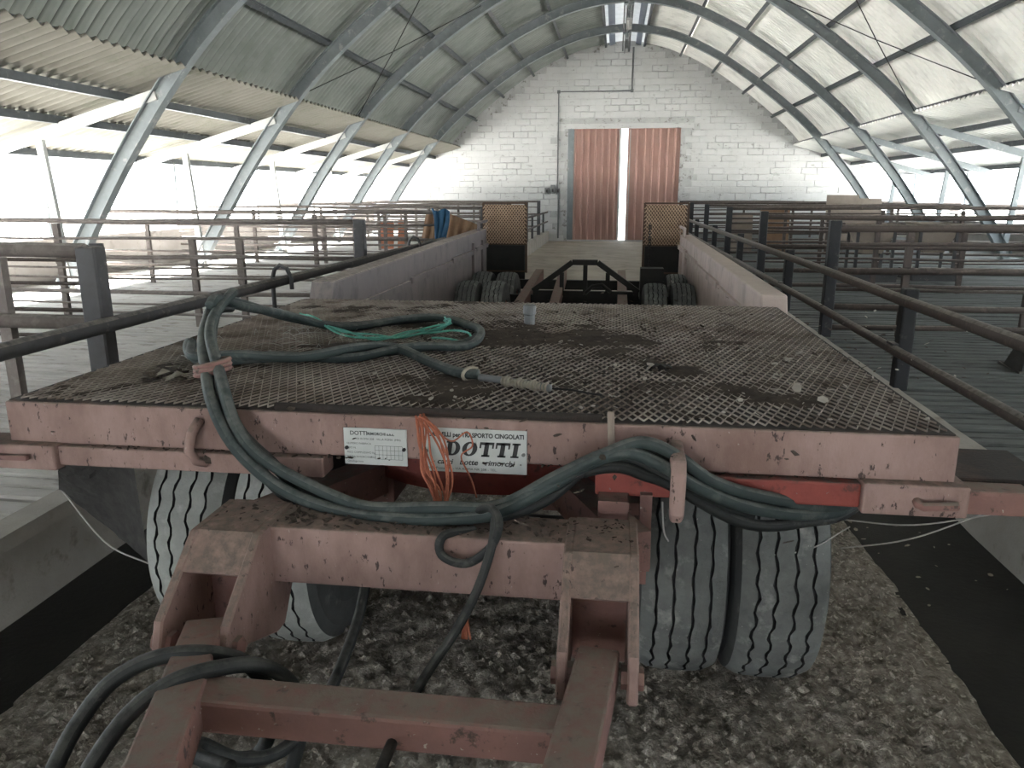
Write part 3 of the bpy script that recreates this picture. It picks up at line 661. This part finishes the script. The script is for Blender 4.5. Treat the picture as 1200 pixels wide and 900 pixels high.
# name plates with their lettering
def text(body, size, x, z, y, parent, name='lettering', shear=0, off=0.0, sx=1.0, sp=1.0):
    cu = bpy.data.curves.new('t', 'FONT'); cu.body = body; cu.size = size; cu.shear = shear; cu.offset = off; cu.space_character = sp; cu.resolution_u = 3
    tmp = bpy.data.objects.new('t', cu); col.objects.link(tmp); bpy.context.view_layer.update()
    me = bpy.data.meshes.new_from_object(tmp.evaluated_get(bpy.context.evaluated_depsgraph_get()))
    bpy.data.objects.remove(tmp); me.materials.clear(); me.materials.append(M['ink'])
    o = link(name, me, (x, y, z), parent, rot=(PI/2,0,0)); o.scale = (sx,1,1); return o
FY = TY0-.008
p1 = bevel(MB().box(-.70,-.527,FY-.004,FY,.943,1.045).build('maker_plate', M['plate'], T), .001, 1)
yt = FY-.0046
text('DOTTI', .016, -.682, 1.026, yt, p1, off=.0003); text('RIMORCHI s.n.c.', .0105, -.634, 1.027, yt, p1, off=.0004)
text('VIA ROMA 208   VILLA POMA  (MN)', .008, -.668, 1.013, yt, p1)
for i, t_ in enumerate(('NUMERO FABBRICA','TIPO N.','PESO COMPLESSIVO Kg.','MASSA RIMORCHIABILE','Omologazione')):
    text(t_, .0075, -.692, 1.000-.0125*i, yt, p1)
gr = MB()
for i in range(4): gr.box(-.615,-.54,yt,yt+.0004,.960+.0125*i,.9606+.0125*i)
for i in range(8): gr.box(-.615+.0107*i,-.6144+.0107*i,yt,yt+.0004,.960,.9976)
gr.build('form_grid', M['ink'], p1)
for x in (-.692,-.535): MB().tube([(x,FY-.004,.99),(x,FY-.009,.99)],.005,8).build('rivet', M['black'], p1)
p2 = bevel(MB().box(-.482,-.208,FY-.004,FY,.934,1.054).build('sign_plate', M['plate'], T), .001, 1)
text('CARRELLI per TRASPORTO CINGOLATI', .0165, -.470, 1.032, yt, p2, off=.0007, sx=.88)
def big_letters(x, z, y, h, parent):
    def emit(polys, xo):
        mb = MB()
        for P in polys: mb.add([(x+(xo+a+.16*b)*h, y, z+b*h) for a, b in P], [tuple(range(len(P)))])
        mb.build('big_letter', M['ink'], parent)
    bx = lambda a, b, c, d: [(a,c),(b,c),(b,d),(a,d)]
    T_ = [bx(.32,.62,0,1), bx(0,.94,.82,1), bx(0,.11,.58,.82), bx(.83,.94,.58,.82), bx(.2,.74,0,.13)]
    I_ = [bx(.12,.42,0,1), bx(0,.54,0,.13), bx(0,.54,.87,1)]
    n = 20
    def ring(cx, rx, ri, a0, a1):
        out = []
        for k in range(n):
            t0, t1 = a0+(a1-a0)*k/n, a0+(a1-a0)*(k+1)/n
            out.append([(cx+rx*math.cos(t0),.5+.5*math.sin(t0)),(cx+rx*math.cos(t1),.5+.5*math.sin(t1)),(cx+ri*math.cos(t1),.5+.38*math.sin(t1)),(cx+ri*math.cos(t0),.5+.38*math.sin(t0))])
        return out
    O_ = ring(.5,.5,.20,0,2*PI)
    D_ = [bx(.1,.40,0,1), bx(0,.5,0,.13), bx(0,.5,.87,1)] + ring(.45,.5,.2,-PI/2,PI/2)
    xo = 0
    for G, w_ in ((D_,1.08),(O_,1.13),(T_,1.06),(T_,1.06),(I_,.6)): emit(G, xo); xo += w_
big_letters(-.425, .980, yt, .040, p2)
text('carri   botte   rimorchi', .021, -.447, .956, yt, p2, off=.0005, shear=.25, sx=1.06)
text('Villa Poma MN - VIA ROMA NR 208 - TEL.', .009, -.470, .941, yt, p2, sx=1.15)
for x in (-.474,-.217): MB().tube([(x,FY-.004,.99),(x,FY-.008,.99)],.005,8).build('rivet', M['zinc'], p2)

# ------------------------------------------------------------------ hoses, twine and odds and ends on the trailer
def hose(name, pts, r, m, n=6, parent=None, off=(0,0,0), wob=0, **kw):
    P = [np.array(p)+np.array(off) for p in spline(pts, n)]
    if wob:
        rg = random.Random(len(pts)*3+int(wob*1e4)); ph = [rg.uniform(0,6) for _ in range(3)]
        P = [p + wob*np.array([math.sin(i*.35+ph[0]), .6*math.sin(i*.3+ph[1]), math.sin(i*.42+ph[2])]) for i, p in enumerate(P)]
    return MB().tube(P, r, 10).build(name, m, parent, smooth=True, **kw)
coil_far = [(-1.249, 2.25, 1.297), (-1.241, 2.32, 1.312), (-1.27, 2.6, 1.245), (-1.28, 2.95, 1.149), (-1.124, 3.062, 1.105), (-0.942, 3.196, 1.105), (-0.761, 3.313, 1.105), (-0.607, 3.173, 1.105), (-0.526, 2.978, 1.105), (-0.539, 2.76, 1.105), (-0.662, 2.663, 1.105), (-0.813, 2.536, 1.105), (-0.969, 2.458, 1.105), (-1.159, 2.405, 1.105), (-1.31, 2.344, 1.105), (-1.455, 2.451, 1.105), (-1.526, 2.595, 1.115)]
coil_in = [(-1.43, 2.43, 1.14), (-1.349, 2.299, 1.125), (-1.206, 2.322, 1.13), (-0.997, 2.309, 1.13), (-0.86, 2.496, 1.13), (-0.739, 2.546, 1.12), (-0.583, 2.4, 1.105), (-0.473, 2.279, 1.105), (-0.402, 2.254, 1.105)]
drop = [(-1.252, 2.34, 1.312), (-1.246, 2.25, 1.297), (-1.198, 2.1, 1.236), (-1.12, 1.96, 1.174), (-1.046, 1.845, 1.114), (-0.987, 1.8, 1.036), (-0.911, 1.77, 0.968), (-0.798, 1.74, 0.908), (-0.65, 1.7, 0.883), (-0.511, 1.67, 0.888), (-0.382, 1.66, 0.897), (-0.26, 1.67, 0.915), (-0.142, 1.7, 0.972), (-0.045, 1.765, 1.015), (0.047, 1.79, 1.037), (0.129, 1.79, 1.01), (0.225, 1.8, 0.952), (0.355, 1.83, 0.895), (0.517, 1.9, 0.856), (0.651, 2.0, 0.852), (0.8, 2.16, 0.94)]
knot = [(-0.307, 1.7, 0.875), (-0.368, 1.64, 0.885), (-0.37, 1.62, 0.847), (-0.312, 1.61, 0.834), (-0.254, 1.6, 0.881), (-0.237, 1.62, 0.93), (-0.266, 1.68, 0.943), (-0.31, 1.72, 0.911)]
tail = [(-0.248, 1.63, 0.935), (-0.249, 1.57, 0.889), (-0.273, 1.5, 0.809), (-0.309, 1.44, 0.743), (-0.357, 1.36, 0.685), (-0.376, 1.28, 0.662), (-0.375, 1.18, 0.672), (-0.371, 1.08, 0.684), (-0.368, 1.0, 0.68)]
g1 = [(-0.669, 1.9, 0.567), (-0.663, 1.8, 0.514), (-0.66, 1.65, 0.471), (-0.661, 1.5, 0.458), (-0.683, 1.35, 0.473), (-0.743, 1.28, 0.503), (-0.806, 1.25, 0.557), (-0.786, 1.2, 0.574), (-0.687, 1.15, 0.598)]
g2 = [(-1.022, 1.05, 0.535), (-1.014, 1.1, 0.595), (-1.018, 1.18, 0.634), (-0.979, 1.24, 0.692), (-0.907, 1.28, 0.726), (-0.815, 1.3, 0.735), (-0.741, 1.33, 0.701), (-0.71, 1.36, 0.622), (-0.717, 1.38, 0.511), (-0.748, 1.36, 0.446), (-0.793, 1.3, 0.48)]
g3 = [(-0.916, 1.0, 0.595), (-0.902, 1.06, 0.65), (-0.867, 1.13, 0.71), (-0.814, 1.19, 0.742), (-0.745, 1.24, 0.746), (-0.688, 1.3, 0.716), (-0.656, 1.36, 0.638), (-0.653, 1.4, 0.523), (-0.672, 1.4, 0.433), (-0.705, 1.4, 0.338)]
twine = [(-0.476, 1.87, 1.095), (-0.455, 1.85, 1.042), (-0.438, 1.84, 0.977), (-0.417, 1.8, 0.923), (-0.396, 1.72, 0.888)]
green = [(-1.33, 3.111, 1.14), (-1.206, 3.009, 1.13), (-1.096, 2.934, 1.11), (-0.964, 2.854, 1.1), (-0.86, 2.849, 1.1), (-0.789, 2.971, 1.1), (-0.707, 3.025, 1.11), (-0.648, 3.021, 1.14), (-0.705, 3.18, 1.12)]
green2 = [(-0.815, 2.873, 1.1), (-0.721, 2.98, 1.1), (-0.633, 2.977, 1.12), (-0.54, 2.818, 1.13), (-0.534, 2.821, 1.11), (-0.579, 2.797, 1.11), (-0.695, 2.871, 1.1)]
lance = [(-0.395, 2.244, 1.105), (-0.29, 2.202, 1.105), (-0.17, 2.135, 1.105)]
wire = [(-0.171, 2.155, 1.1), (-0.109, 2.143, 1.1), (-0.059, 2.13, 1.095), (-0.022, 2.096, 1.1)]

hb = empty('hose_bundle', (-1.2, 2.3, TZ), 'bundle of dusty dark green hoses coiled on the deck and looped across the front', 'hose')
hose('hose', coil_far, .0165, M['hose'], parent=hb, off=(0,0,.004))
hose('hose', coil_far, .0160, M['hose'], parent=hb, off=(.018,-.045,.012), wob=.008)
hose('hose', coil_in, .0165, M['hose'], parent=hb, off=(0,0,.006))
hose('hose', drop, .0165, M['hose'], parent=hb)
hose('hose', drop, .0160, M['hose'], parent=hb, off=(.026,.012,.022), wob=.006)
hose('hose', drop[:18], .0160, M['hoseb'], parent=hb, off=(.004,.03,-.026), wob=.008)
hose('hose', drop[3:], .0155, M['hoseb'], parent=hb, off=(.022,.034,.0), wob=.009)
hose('hose', drop[13:], .0150, M['hoseb'], parent=hb, off=(-.012,.02,-.04), wob=.010)
st = MB()
for z in (1.165,1.177,1.189):
    ring = [(-1.105+.046*math.cos(a), 1.972+.046*math.sin(a), z+.010*math.cos(a)) for a in np.linspace(0,2*PI,18)[:-1]]
    st.tube(ring, .0075, 6, closed=True)
st.build('red_tie', M['redd'], hb, smooth=True)
kn = empty('knotted_cable', (-.31, 1.6, .83), 'thin black cable knotted round the hose bundle and hanging down to the drawbar', 'cable')
hose('loop', knot, .0105, M['hoseb'], parent=kn, off=(0,-.045,0)); hose('tail', [(tail[0][0],tail[0][1]-.035,tail[0][2]),(tail[1][0],tail[1][1]-.02,tail[1][2])]+tail[2:], .0105, M['hoseb'], parent=kn)
for nm_c, pts_, r_, lab in (('ground_hose', g1, .0150, 'black hose dropping behind the drawbar cross bar and curling on the ground'),
                       ('ground_hose', g2, .0165, 'thick black hose arching over the left drawbar arm, outer of two'),
                       ('ground_hose', g3, .0160, 'thick black hose arching over the left drawbar arm, inner of two')):
    o = hose(nm_c, pts_, r_, M['hoseb'], label=lab, cat='hose', group='black hoses draped on the drawbar')
tw = empty('orange_twine', (-.44, 1.84, .95), 'frayed bunch of orange baler twine tied over the name plate', 'twine')
rg = random.Random(4)
for i in range(12):
    sp_ = rg.uniform(-.028,.034); P = [(x+sp_*(.25+.9*math.sin(k*.8))+rg.uniform(-.004,.004), y-.012-rg.uniform(0,.03), z+rg.uniform(-.004,.004)) for k, (x,y,z) in enumerate(twine)]
    hose('strand', P, .0028, M['twine'], parent=tw, wob=.004+.0003*i)
kp = twine[-1]
MB().lathe([(0,-.018),(.014,-.012),(.02,0),(.014,.012),(0,.018)], (kp[0]-.01,kp[1]-.03,kp[2]+.02), 'z', 10).build('knot', M['twine'], tw, smooth=True)
hose('strand', [(-.45,1.86,1.06),(-.40,1.845,1.03),(-.36,1.85,1.055),(-.345,1.845,1.02),(-.375,1.845,.99),(-.35,1.845,.93),(-.335,1.84,.88)], .0022, M['twine'], parent=tw)
ot = empty('orange_twine_tuft', (-.30,1.5,.69), 'short orange twine tuft hanging under the knotted cable', 'twine')
for i in range(7): hose('strand', [(-.281+rg.uniform(-.004,.004),1.485,.79),(-.30+rg.uniform(-.008,.008),1.49,.74),(-.297+rg.uniform(-.012,.012),1.49,.69)], .0026, M['twine'], parent=ot)
gt = empty('green_twine', (-.9, 2.9, TZ), 'bright green twisted twine lying inside the hose coil', 'twine')
for k in range(3): hose('strand', [tuple(np.array(p)+np.array((0,.006*k,.004*k))) for p in green], .0042, M['green'], parent=gt, wob=.006+.001*k)
hose('strand', green2, .0045, M['green'], parent=gt, wob=.005)
ln = empty('hose_lance', (-.3, 2.2, TZ), 'hose end with rope-wrapped grey spray lance on the deck', 'hose end')
MB().tube(lance, .011, 10).build('lance_tube', M['zinc'], ln, smooth=True)
MB().tube([(-.425+.022*math.cos(a), 2.262+.02*math.cos(a), 1.108+.021*math.sin(a)) for a in np.linspace(0,2*PI,17)[:-1]], .0055, 8, closed=True).build('ring_clamp', M['chaff'], ln, smooth=True)
wr = MB()
for i in range(16):
    t_ = i/15; c = np.array(lance[0])*(1-(.35+.6*t_)) + np.array(lance[2])*(.35+.6*t_)
    wr.tube([(c[0]+.004*math.cos(a), c[1]+(.010+.003*math.sin(i*1.3))*math.cos(a), c[2]+.000+(.010+.003*math.sin(i*1.3))*math.sin(a)) for a in np.linspace(0,2*PI,11)[:-1]], .0045, 5, closed=True)
wr.build('rope_wrap', M['chaff'], ln, smooth=True)
MB().tube(wire, .003, 6).build('wire_tail', M['black'], ln, smooth=True)
MB().tube([(-.885,1.880,1.097),(-.645,1.878,1.097),(-.415,1.878,1.097),(-.197,1.878,1.097),(-.017,1.880,1.097)], .0105, 10).build('metal_rod', M['deck'], smooth=True, label='long thin rusty rod lying along the front edge of the deck', cat='rod')
bevel(MB().bar((.004,1.868,1.118),(.012,1.835,.985),.018,.012,(0,1,0)).build('wooden_stick', M['wood'], label='short flat wooden stick wedged upright against the hoses', cat='stick'), .002, 1)

# dried mud, leaves and flakes on the deck
def vnoise(seed):
    r = np.random.RandomState(seed); G = r.rand(64,64)
    def f(x, y):
        xi, yi = int(math.floor(x)), int(math.floor(y)); fx, fy = x-xi, y-yi; fx = fx*fx*(3-2*fx); fy = fy*fy*(3-2*fy)
        g = lambda i, j: G[i % 64, j % 64]
        return (g(xi,yi)*(1-fx)+g(xi+1,yi)*fx)*(1-fy)+(g(xi,yi+1)*(1-fx)+g(xi+1,yi+1)*fx)*fy
    return lambda x, y: f(x,y)*.5+f(x*2.1+5,y*2.1)*.28+f(x*4.3,y*4.3+9)*.15+f(x*9,y*9)*.07
nz = vnoise(3); vs = []; fs = []; nx, ny = 130, 110
for j in range(ny+1):
    for i in range(nx+1):
        x = TL+.05+(TR-TL-.1)*i/nx; y = TY0+.05+(TY1-TY0-.1)*j/ny
        e = math.exp(-(((x+.08)/.60)**2+((y-2.75)/.75)**2))
        h = (nz(x*4,y*4)-.66+e*.30)*.045 + (nz(x*22,y*22)-.5)*.012
        vs.append((x,y,TZ+max(-.004,min(h,.016))))
fs = [(j*(nx+1)+i, j*(nx+1)+i+1, (j+1)*(nx+1)+i+1, (j+1)*(nx+1)+i) for j in range(ny) for i in range(nx)]
M['mud'] = mat('dried_mud', (0.0797,0.0638,0.0529), (0.051,0.0402,0.0338), rough=1, scale=14, dirt=(0.128,0.105,0.0892), dirt_scale=45, dirt_lo=.58, dirt_hi=.68, bump=.6, bump_scale=90, spec=.1)
link('dried_mud', MB().add(vs, fs).mesh('mud', M['mud'], smooth=True), (0,0,0), kind='stuff', label='dried brown mud caked over the middle of the deck', cat='mud')
rg = random.Random(21)
def flakes(n, region, zf, size, m, name, lab, cat, lift=.006, flat=.5):
    mb = MB()
    for _ in range(n):
        x, y = region(rg); z = zf(x,y)+lift; s_ = size*rg.uniform(.4,1.5); a = rg.uniform(0,6.3); asp = rg.uniform(.3,.9)
        k = rg.choice((4,5,6)); tx, ty = rg.uniform(-flat,flat), rg.uniform(-flat,flat); P = []
        for q in range(k):
            b = 2*PI*q/k; u_, v_ = s_*math.cos(b)*rg.uniform(.7,1.1), s_*asp*math.sin(b)*rg.uniform(.7,1.1)
            P.append((x+u_*math.cos(a)-v_*math.sin(a), y+u_*math.sin(a)+v_*math.cos(a), z+u_*tx+v_*ty))
        mb.add(P+[(p[0],p[1],p[2]+.0015) for p in P], [tuple(range(k-1,-1,-1)), tuple(range(k,2*k))]+[(q,(q+1)%k,k+(q+1)%k,k+q) for q in range(k)])
    return mb.build(name, m, kind='stuff', label=lab, cat=cat)
flakes(330, lambda r: (r.gauss(.1,.55) if r.random()<.75 else r.uniform(TL+.1,TR-.05), r.uniform(TY0+.05,TY1-.05)), lambda x,y: TZ+.004, .007, M['bone'], 'pale_flakes', 'scattered pale dry flakes and droppings on the deck', 'debris')
flakes(500, lambda r: (r.gauss(0,.5), r.gauss(2.8,.6)), lambda x,y: TZ+.006, .010, M['mud'], 'leaf_litter', 'crumbled dark brown leaf litter on the deck', 'debris')
flakes(26, lambda r: (.60+r.uniform(-.14,.08), 2.35+r.uniform(-.4,.45)), lambda x,y: TZ+.006, .016, M['bone'], 'pale_chips', 'larger pale chips near the right edge of the deck', 'debris')
flakes(260, lambda r: (r.uniform(-.95,.06), r.uniform(1.61,1.73)), lambda x,y: .880, .008, M['mud'], 'beam_crumbs', 'dirt crumbs lying along the top of the drawbar cross beam', 'debris', lift=.003)
flakes(120, lambda r: (r.uniform(-1.45,.6), r.uniform(1.862,1.888)), lambda x,y: .960, .007, M['mud'], 'ledge_crumbs', 'dirt crumbs lying on the ledge under the deck edge', 'debris', lift=.003)
lf = empty('dead_leaf_clump', (.145,2.49,TZ), 'dark shrivelled leaf clump standing on the right half of the deck', 'leaf')
for i in range(7):
    a = rg.uniform(0,6.3); P0 = np.array((.145+rg.uniform(-.03,.04),2.49+rg.uniform(-.02,.02),TZ+.004)); d = np.array((math.cos(a)*.035,math.sin(a)*.02,rg.uniform(.005,.022))); w_ = np.array((-d[1],d[0],.004))*.8
    MB().add([P0-w_*.3,P0+d*.5-w_+(0,0,.008),P0+d,P0+d*.5+w_+(0,0,.006),P0+w_*.3], [(0,1,2,3,4)]).build('leaf', M['black' if i%3 else 'bone'], lf)
lf = empty('dead_leaf_heap', (-1.38,2.2,TZ), 'grey brown crumpled leaves lying beside the hose bend on the left', 'leaf')
for i in range(12):
    a = rg.uniform(0,6.3); P0 = np.array((-1.36+rg.uniform(-.08,.08),2.2+rg.uniform(-.08,.08),TZ+.008)); d = np.array((math.cos(a)*.07,math.sin(a)*.04,rg.uniform(.005,.02))); w_ = np.array((-d[1],d[0],.004))*.7
    MB().add([P0-w_*.3,P0+d*.5-w_+(0,0,.01),P0+d,P0+d*.5+w_+(0,0,.008),P0+w_*.3], [(0,1,2,3,4)]).build('leaf', M['mud' if i%3 else 'chaff'], lf)

# ------------------------------------------------------------------ litter on the alley floor
nz2 = vnoise(8); vs = []; nx, ny = 210, 300
for j in range(ny+1):
    y = -.6 + 10.2*(j/ny)**1.6
    wob = .07*(nz2(y*1.7,3)-.5); wob2 = .07*(nz2(y*1.9,40)-.5)
    for i in range(nx+1):
        t = i/nx; x = -1.95+wob + (1.25+wob2+1.95-wob)*t
        e = min(t,1-t)*3.2; edge = min(1,e/.12)
        h = .028*edge + (nz2(x*5,y*5)-.45)*.05*edge + (nz2(x*30,y*30)-.5)*.075*edge
        fade = min(1, max(0,(9.6-y)/2.0))
        vs.append((x,y,.004+max(0,h)*fade if i not in (0,nx) else -.004))
fs = [(j*(nx+1)+i, j*(nx+1)+i+1, (j+1)*(nx+1)+i+1, (j+1)*(nx+1)+i) for j in range(ny) for i in range(nx)]
bed = link('dry_manure_bed', MB().add(vs, fs).mesh('litter', M['litter'], smooth=True), (0,0,0), kind='stuff', label='bed of dry crumbly brown manure and chaff under the trailer', cat='manure')
cl = MB()
for _ in range(7000):
    y = rg.uniform(.7,3.4)+(rg.random()**3)*2; x = rg.uniform(-1.9,1.2); r_ = .005+.022*rg.random()**2.2; z = .030+(nz2(x*5,y*5)-.45)*.05+rg.uniform(-.004,.006)
    if min(x+1.95,1.25-x) < .1: z = .012
    o_ = [(r_*rg.uniform(.6,1.2)*a, r_*rg.uniform(.6,1.2)*b, r_*rg.uniform(.5,1)*c) for a,b,c in ((1,0,0),(-1,0,0),(0,1,0),(0,-1,0),(0,0,1))]
    cl.add([(x+p[0],y+p[1],z+p[2]) for p in o_], [(0,2,4),(2,1,4),(1,3,4),(3,0,4)])
cl.build('manure_crumbs', M['litter'], bed, kind='stuff')
ch = MB()
for _ in range(260):
    y = rg.uniform(.7,3.6); x = rg.uniform(-1.85,1.15); z = .045+(nz2(x*5,y*5)-.45)*.05; a = rg.uniform(0,6.3); L_ = rg.uniform(.01,.045)
    d = Vector((math.cos(a),math.sin(a),rg.uniform(-.2,.35)))*L_; w_ = Vector((-math.sin(a),math.cos(a),0))*.0012
    p = Vector((x,y,z)); ch.add([p-w_,p+w_,p+d+w_,p+d-w_], [(0,1,2,3)])
ch.build('straw_chaff', M['chaff'], bed, kind='stuff')
flakes(60, lambda r: (r.uniform(1.0,1.7), r.uniform(1.5,4)), lambda x,y: .012, .010, M['chaff'], 'gutter_bits', 'few pale bits lying in the right gutter', 'debris', lift=.02)

# cobwebs
cw = empty('cobweb', (.95,2.2,.8), 'dusty cobweb strands stretched between the right tyres and the widening bar', 'cobweb')
for a, b in (((.70,2.25,.70),(1.0,1.95,.87)),((.70,2.22,.62),(.98,1.95,.88)),((.66,2.2,.80),(1.02,2.0,.88)),((.42,2.2,.84),(.70,2.2,.82)),((.5,2.19,.60),(.71,2.2,.70)),((.14,1.83,.90),(.16,1.86,.78))):
    m_ = tuple((np.array(a)+np.array(b))/2 - np.array((0,0,.03))); hose('strand', [a, m_, b], .0022, M['web'], parent=cw, wob=.002)
cw = empty('cobweb', (-1.7,2.1,.6), 'dirty cobweb sheet hanging between the left kerb and the outer tyre', 'cobweb')
A0, A1, B0, B1 = np.array((-1.95,2.35,.62)), np.array((-1.74,2.12,.88)), np.array((-1.545,2.22,.42)), np.array((-1.545,2.2,.85))
vs = []; n_ = 14
for i in range(n_+1):
    for j in range(n_+1):
        u_, v_ = i/n_, j/n_; p = (A0*(1-v_)+A1*v_)*(1-u_)+(B0*(1-v_)+B1*v_)*u_; p = p+np.array((0,.05*math.sin(PI*u_),-.05*math.sin(PI*u_)*(1-v_)+rg.uniform(-.008,.008))); vs.append(tuple(p))
fs = [(i*(n_+1)+j, i*(n_+1)+j+1, (i+1)*(n_+1)+j+1, (i+1)*(n_+1)+j) for i in range(n_) for j in range(n_) ]
M['websheet'] = mat('dirty_web', (0.054,0.051,0.048), (0.033,0.0312,0.03), scale=20, rough=1, bump=.3, trans=.2)
MB().add(vs, fs).build('sheet', M['websheet'], cw)
hose('strand', [tuple(A0), (-1.74,2.27,.47), tuple(B0)], .003, M['web'], parent=cw, wob=.003)
cw = empty('cobweb', (-1.3,2.5,TZ), 'fine pale cobweb tangle under the raised hose on the deck', 'cobweb')
for i in range(34):
    x, y = rg.uniform(-1.5,-1.05), rg.uniform(2.45,3.1); a = rg.uniform(0,6.3); L_ = rg.uniform(.03,.14)
    hose('strand', [(x,y,TZ+.01),(x+L_*.5*math.cos(a),y+L_*.5*math.sin(a),TZ+.012+rg.uniform(0,.02)),(x+L_*math.cos(a),y+L_*math.sin(a),TZ+.012)], .0012, M['web'], parent=cw, n=2)

# ------------------------------------------------------------------ things in the pens
def drape(x, y, z0, z1, w0, w1):
    vs = []; n_, m_ = 12, 14
    for j in range(m_+1):
        v_ = j/m_; w_ = w0+(w1-w0)*v_
        for i in range(n_+1):
            u_ = i/n_-.5; vs.append((x+u_*w_+.01*math.sin(v_*5), y-.05-.03*math.sin(u_*17+v_*3)-.02*v_+.02*math.cos(u_*31), z1-(z1-z0)*v_+.02*math.sin(u_*9)))
    mb = MB(); mb.add(vs, [(j*(n_+1)+i, j*(n_+1)+i+1, (j+1)*(n_+1)+i+1, (j+1)*(n_+1)+i) for j in range(m_) for i in range(n_)]); return mb
o = drape(-2.40, 10.74, .99, 1.42, .27, .13).build('blue_cloth', M['tarp'], smooth=True, label='blue cloth hung over the corner post of a left pen fence', cat='cloth')
sm = o.modifiers.new('thick','SOLIDIFY'); sm.thickness = .02
def board(name, x0, x1, y, z1, lab, m, cat, th=.03, lean=.1, batten=True):
    b = empty(name, ((x0+x1)/2, y, ZP), lab, cat)
    MB().prism([(x0,y,ZP),(x1,y,ZP),(x1,y+lean,z1),(x0,y+lean,z1)], (0,th,0)).build('panel', M[m], b)
    if batten:
        for t in (.2,.8): MB().bar((x0,y+lean*t-.015,ZP+(z1-ZP)*t),(x1,y+lean*t-.015,ZP+(z1-ZP)*t),.02,.05).build('batten', M[m], b)
    return b
board('orange_board', -5.66, -5.30, 18.3, .98, 'orange board leaning in the left pens, wider of two', 'terra', 'board')
board('orange_board', -5.22, -5.02, 18.4, 1.0, 'narrow orange board leaning in the left pens', 'terra', 'board')
board('brown_board', 3.26, 3.90, 18.3, 1.31, 'pinkish brown board standing in the right pens', 'brownsheet', 'board')
board('wooden_hutch', 2.62, 3.15, 18.6, 1.15, 'low beige board beside the pinkish board in the right pens', 'card', 'board')
board('feed_board', 5.10, 5.85, 20.0, 1.60, 'tall beige board standing in the right pens, taller of two', 'card', 'board')
board('feed_board', 5.88, 6.42, 20.1, 1.52, 'tall beige board standing in the right pens, shorter of two', 'card', 'board')
# corrugated brown sheet leaning behind the left ramp
vs = []; n_ = 42
for k in range(n_+1):
    x = -3.35+.95*k/n_; a = .025*math.cos(k*PI/3)
    vs += [(x, 13.2+a, .75+.0*k), (x+.05, 13.5+a, 1.32-.22*max(0,(k-16)/26))]
o = MB().add(vs, [(2*k,2*k+2,2*k+3,2*k+1) for k in range(n_)]).build('corrugated_sheet', M['brownsheet'], label='brown corrugated sheet leaning behind the left ramp', cat='sheet')
o.modifiers.new('thick','SOLIDIFY').thickness = .006
# feed hoppers in the right pens
for i, (x, y, lab) in enumerate(((3.9,12.6,'grey feed hopper in the right pens, left of the pair'),(4.9,12.9,'grey feed hopper in the right pens, right of the pair'))):
    h = empty('feed_hopper', (x,y,ZP), lab, 'hopper', 'grey feed hoppers')
    MB().add([(x-.32,y-.3,1.2),(x+.32,y-.3,1.2),(x+.32,y+.3,1.2),(x-.32,y+.3,1.2),(x-.14,y-.14,.75),(x+.14,y-.14,.75),(x+.14,y+.14,.75),(x-.14,y+.14,.75)],[(0,1,5,4),(1,2,6,5),(2,3,7,6),(3,0,4,7),(4,5,6,7)]).build('hopper_bin', M['card'], h)
    for dx in (-.26,.26):
        for dy in (-.24,.24): MB().bar((x+dx,y+dy,ZP),(x+dx,y+dy,1.1),.04,.04,(0,1,0)).build('leg', M['post'], h)
    MB().box(x-.34,x+.34,y-.3,y+.3,ZP,ZP+.16).build('feed_pan', M['post'], h)
tr = empty('rubber_tray', (3.35,6.25,ZP), 'dark upturned tray lying on the slats in the right pen', 'tray')
MB().add([(3.05,6.05,ZP),(3.62,6.0,ZP),(3.60,6.4,ZP),(3.08,6.4,ZP),(3.10,6.12,ZP+.15),(3.5,6.1,ZP+.15),(3.5,6.34,ZP+.15),(3.12,6.35,ZP+.15)],[(0,1,5,4),(1,2,6,5),(2,3,7,6),(3,0,4,7),(4,5,6,7)]).build('tray_body', M['post'], tr)
MB().tube([(3.03,6.03,ZP+.012),(3.64,5.98,ZP+.012),(3.62,6.42,ZP+.012),(3.06,6.42,ZP+.012)],.014,6,closed=True).build('tray_rim', M['post'], tr)
# roof bracing wires
for s in (-1,1):
    for ua, ub in ((2.8,5.6),(5.6,2.8)):
        a = arc(ua,.05,s); b = arc(ub,.05,s)
        MB().tube([(a[0],13.34,a[1]),((a[0]+b[0])/2,15.1,(a[1]+b[1])/2-.05),(b[0],16.91,b[1])],.009,5).build('bracing_wire', M['black'], bpy.data.objects['ceiling_left' if s < 0 else 'ceiling_right'])
# strip lamp at the ridge
lp = empty('strip_lamp', (X0+.03, 22.3, 5.95), 'unlit strip lamp hanging under the ridge near the far wall', 'lamp')
MB().box(X0-.04,X0+.10,21.7,22.9,5.98,6.03).build('lamp_housing', M['pale'], lp)
MB().tube([(X0+.03,21.75,5.96),(X0+.03,22.85,5.96)],.018,8).build('lamp_tube', M['pale'], lp, smooth=True)
for y in (21.9,22.7): MB().tube([(X0+.03,y,6.03),(X0+.03,y,6.30)],.006,5).build('hanger', M['zinc'], lp)
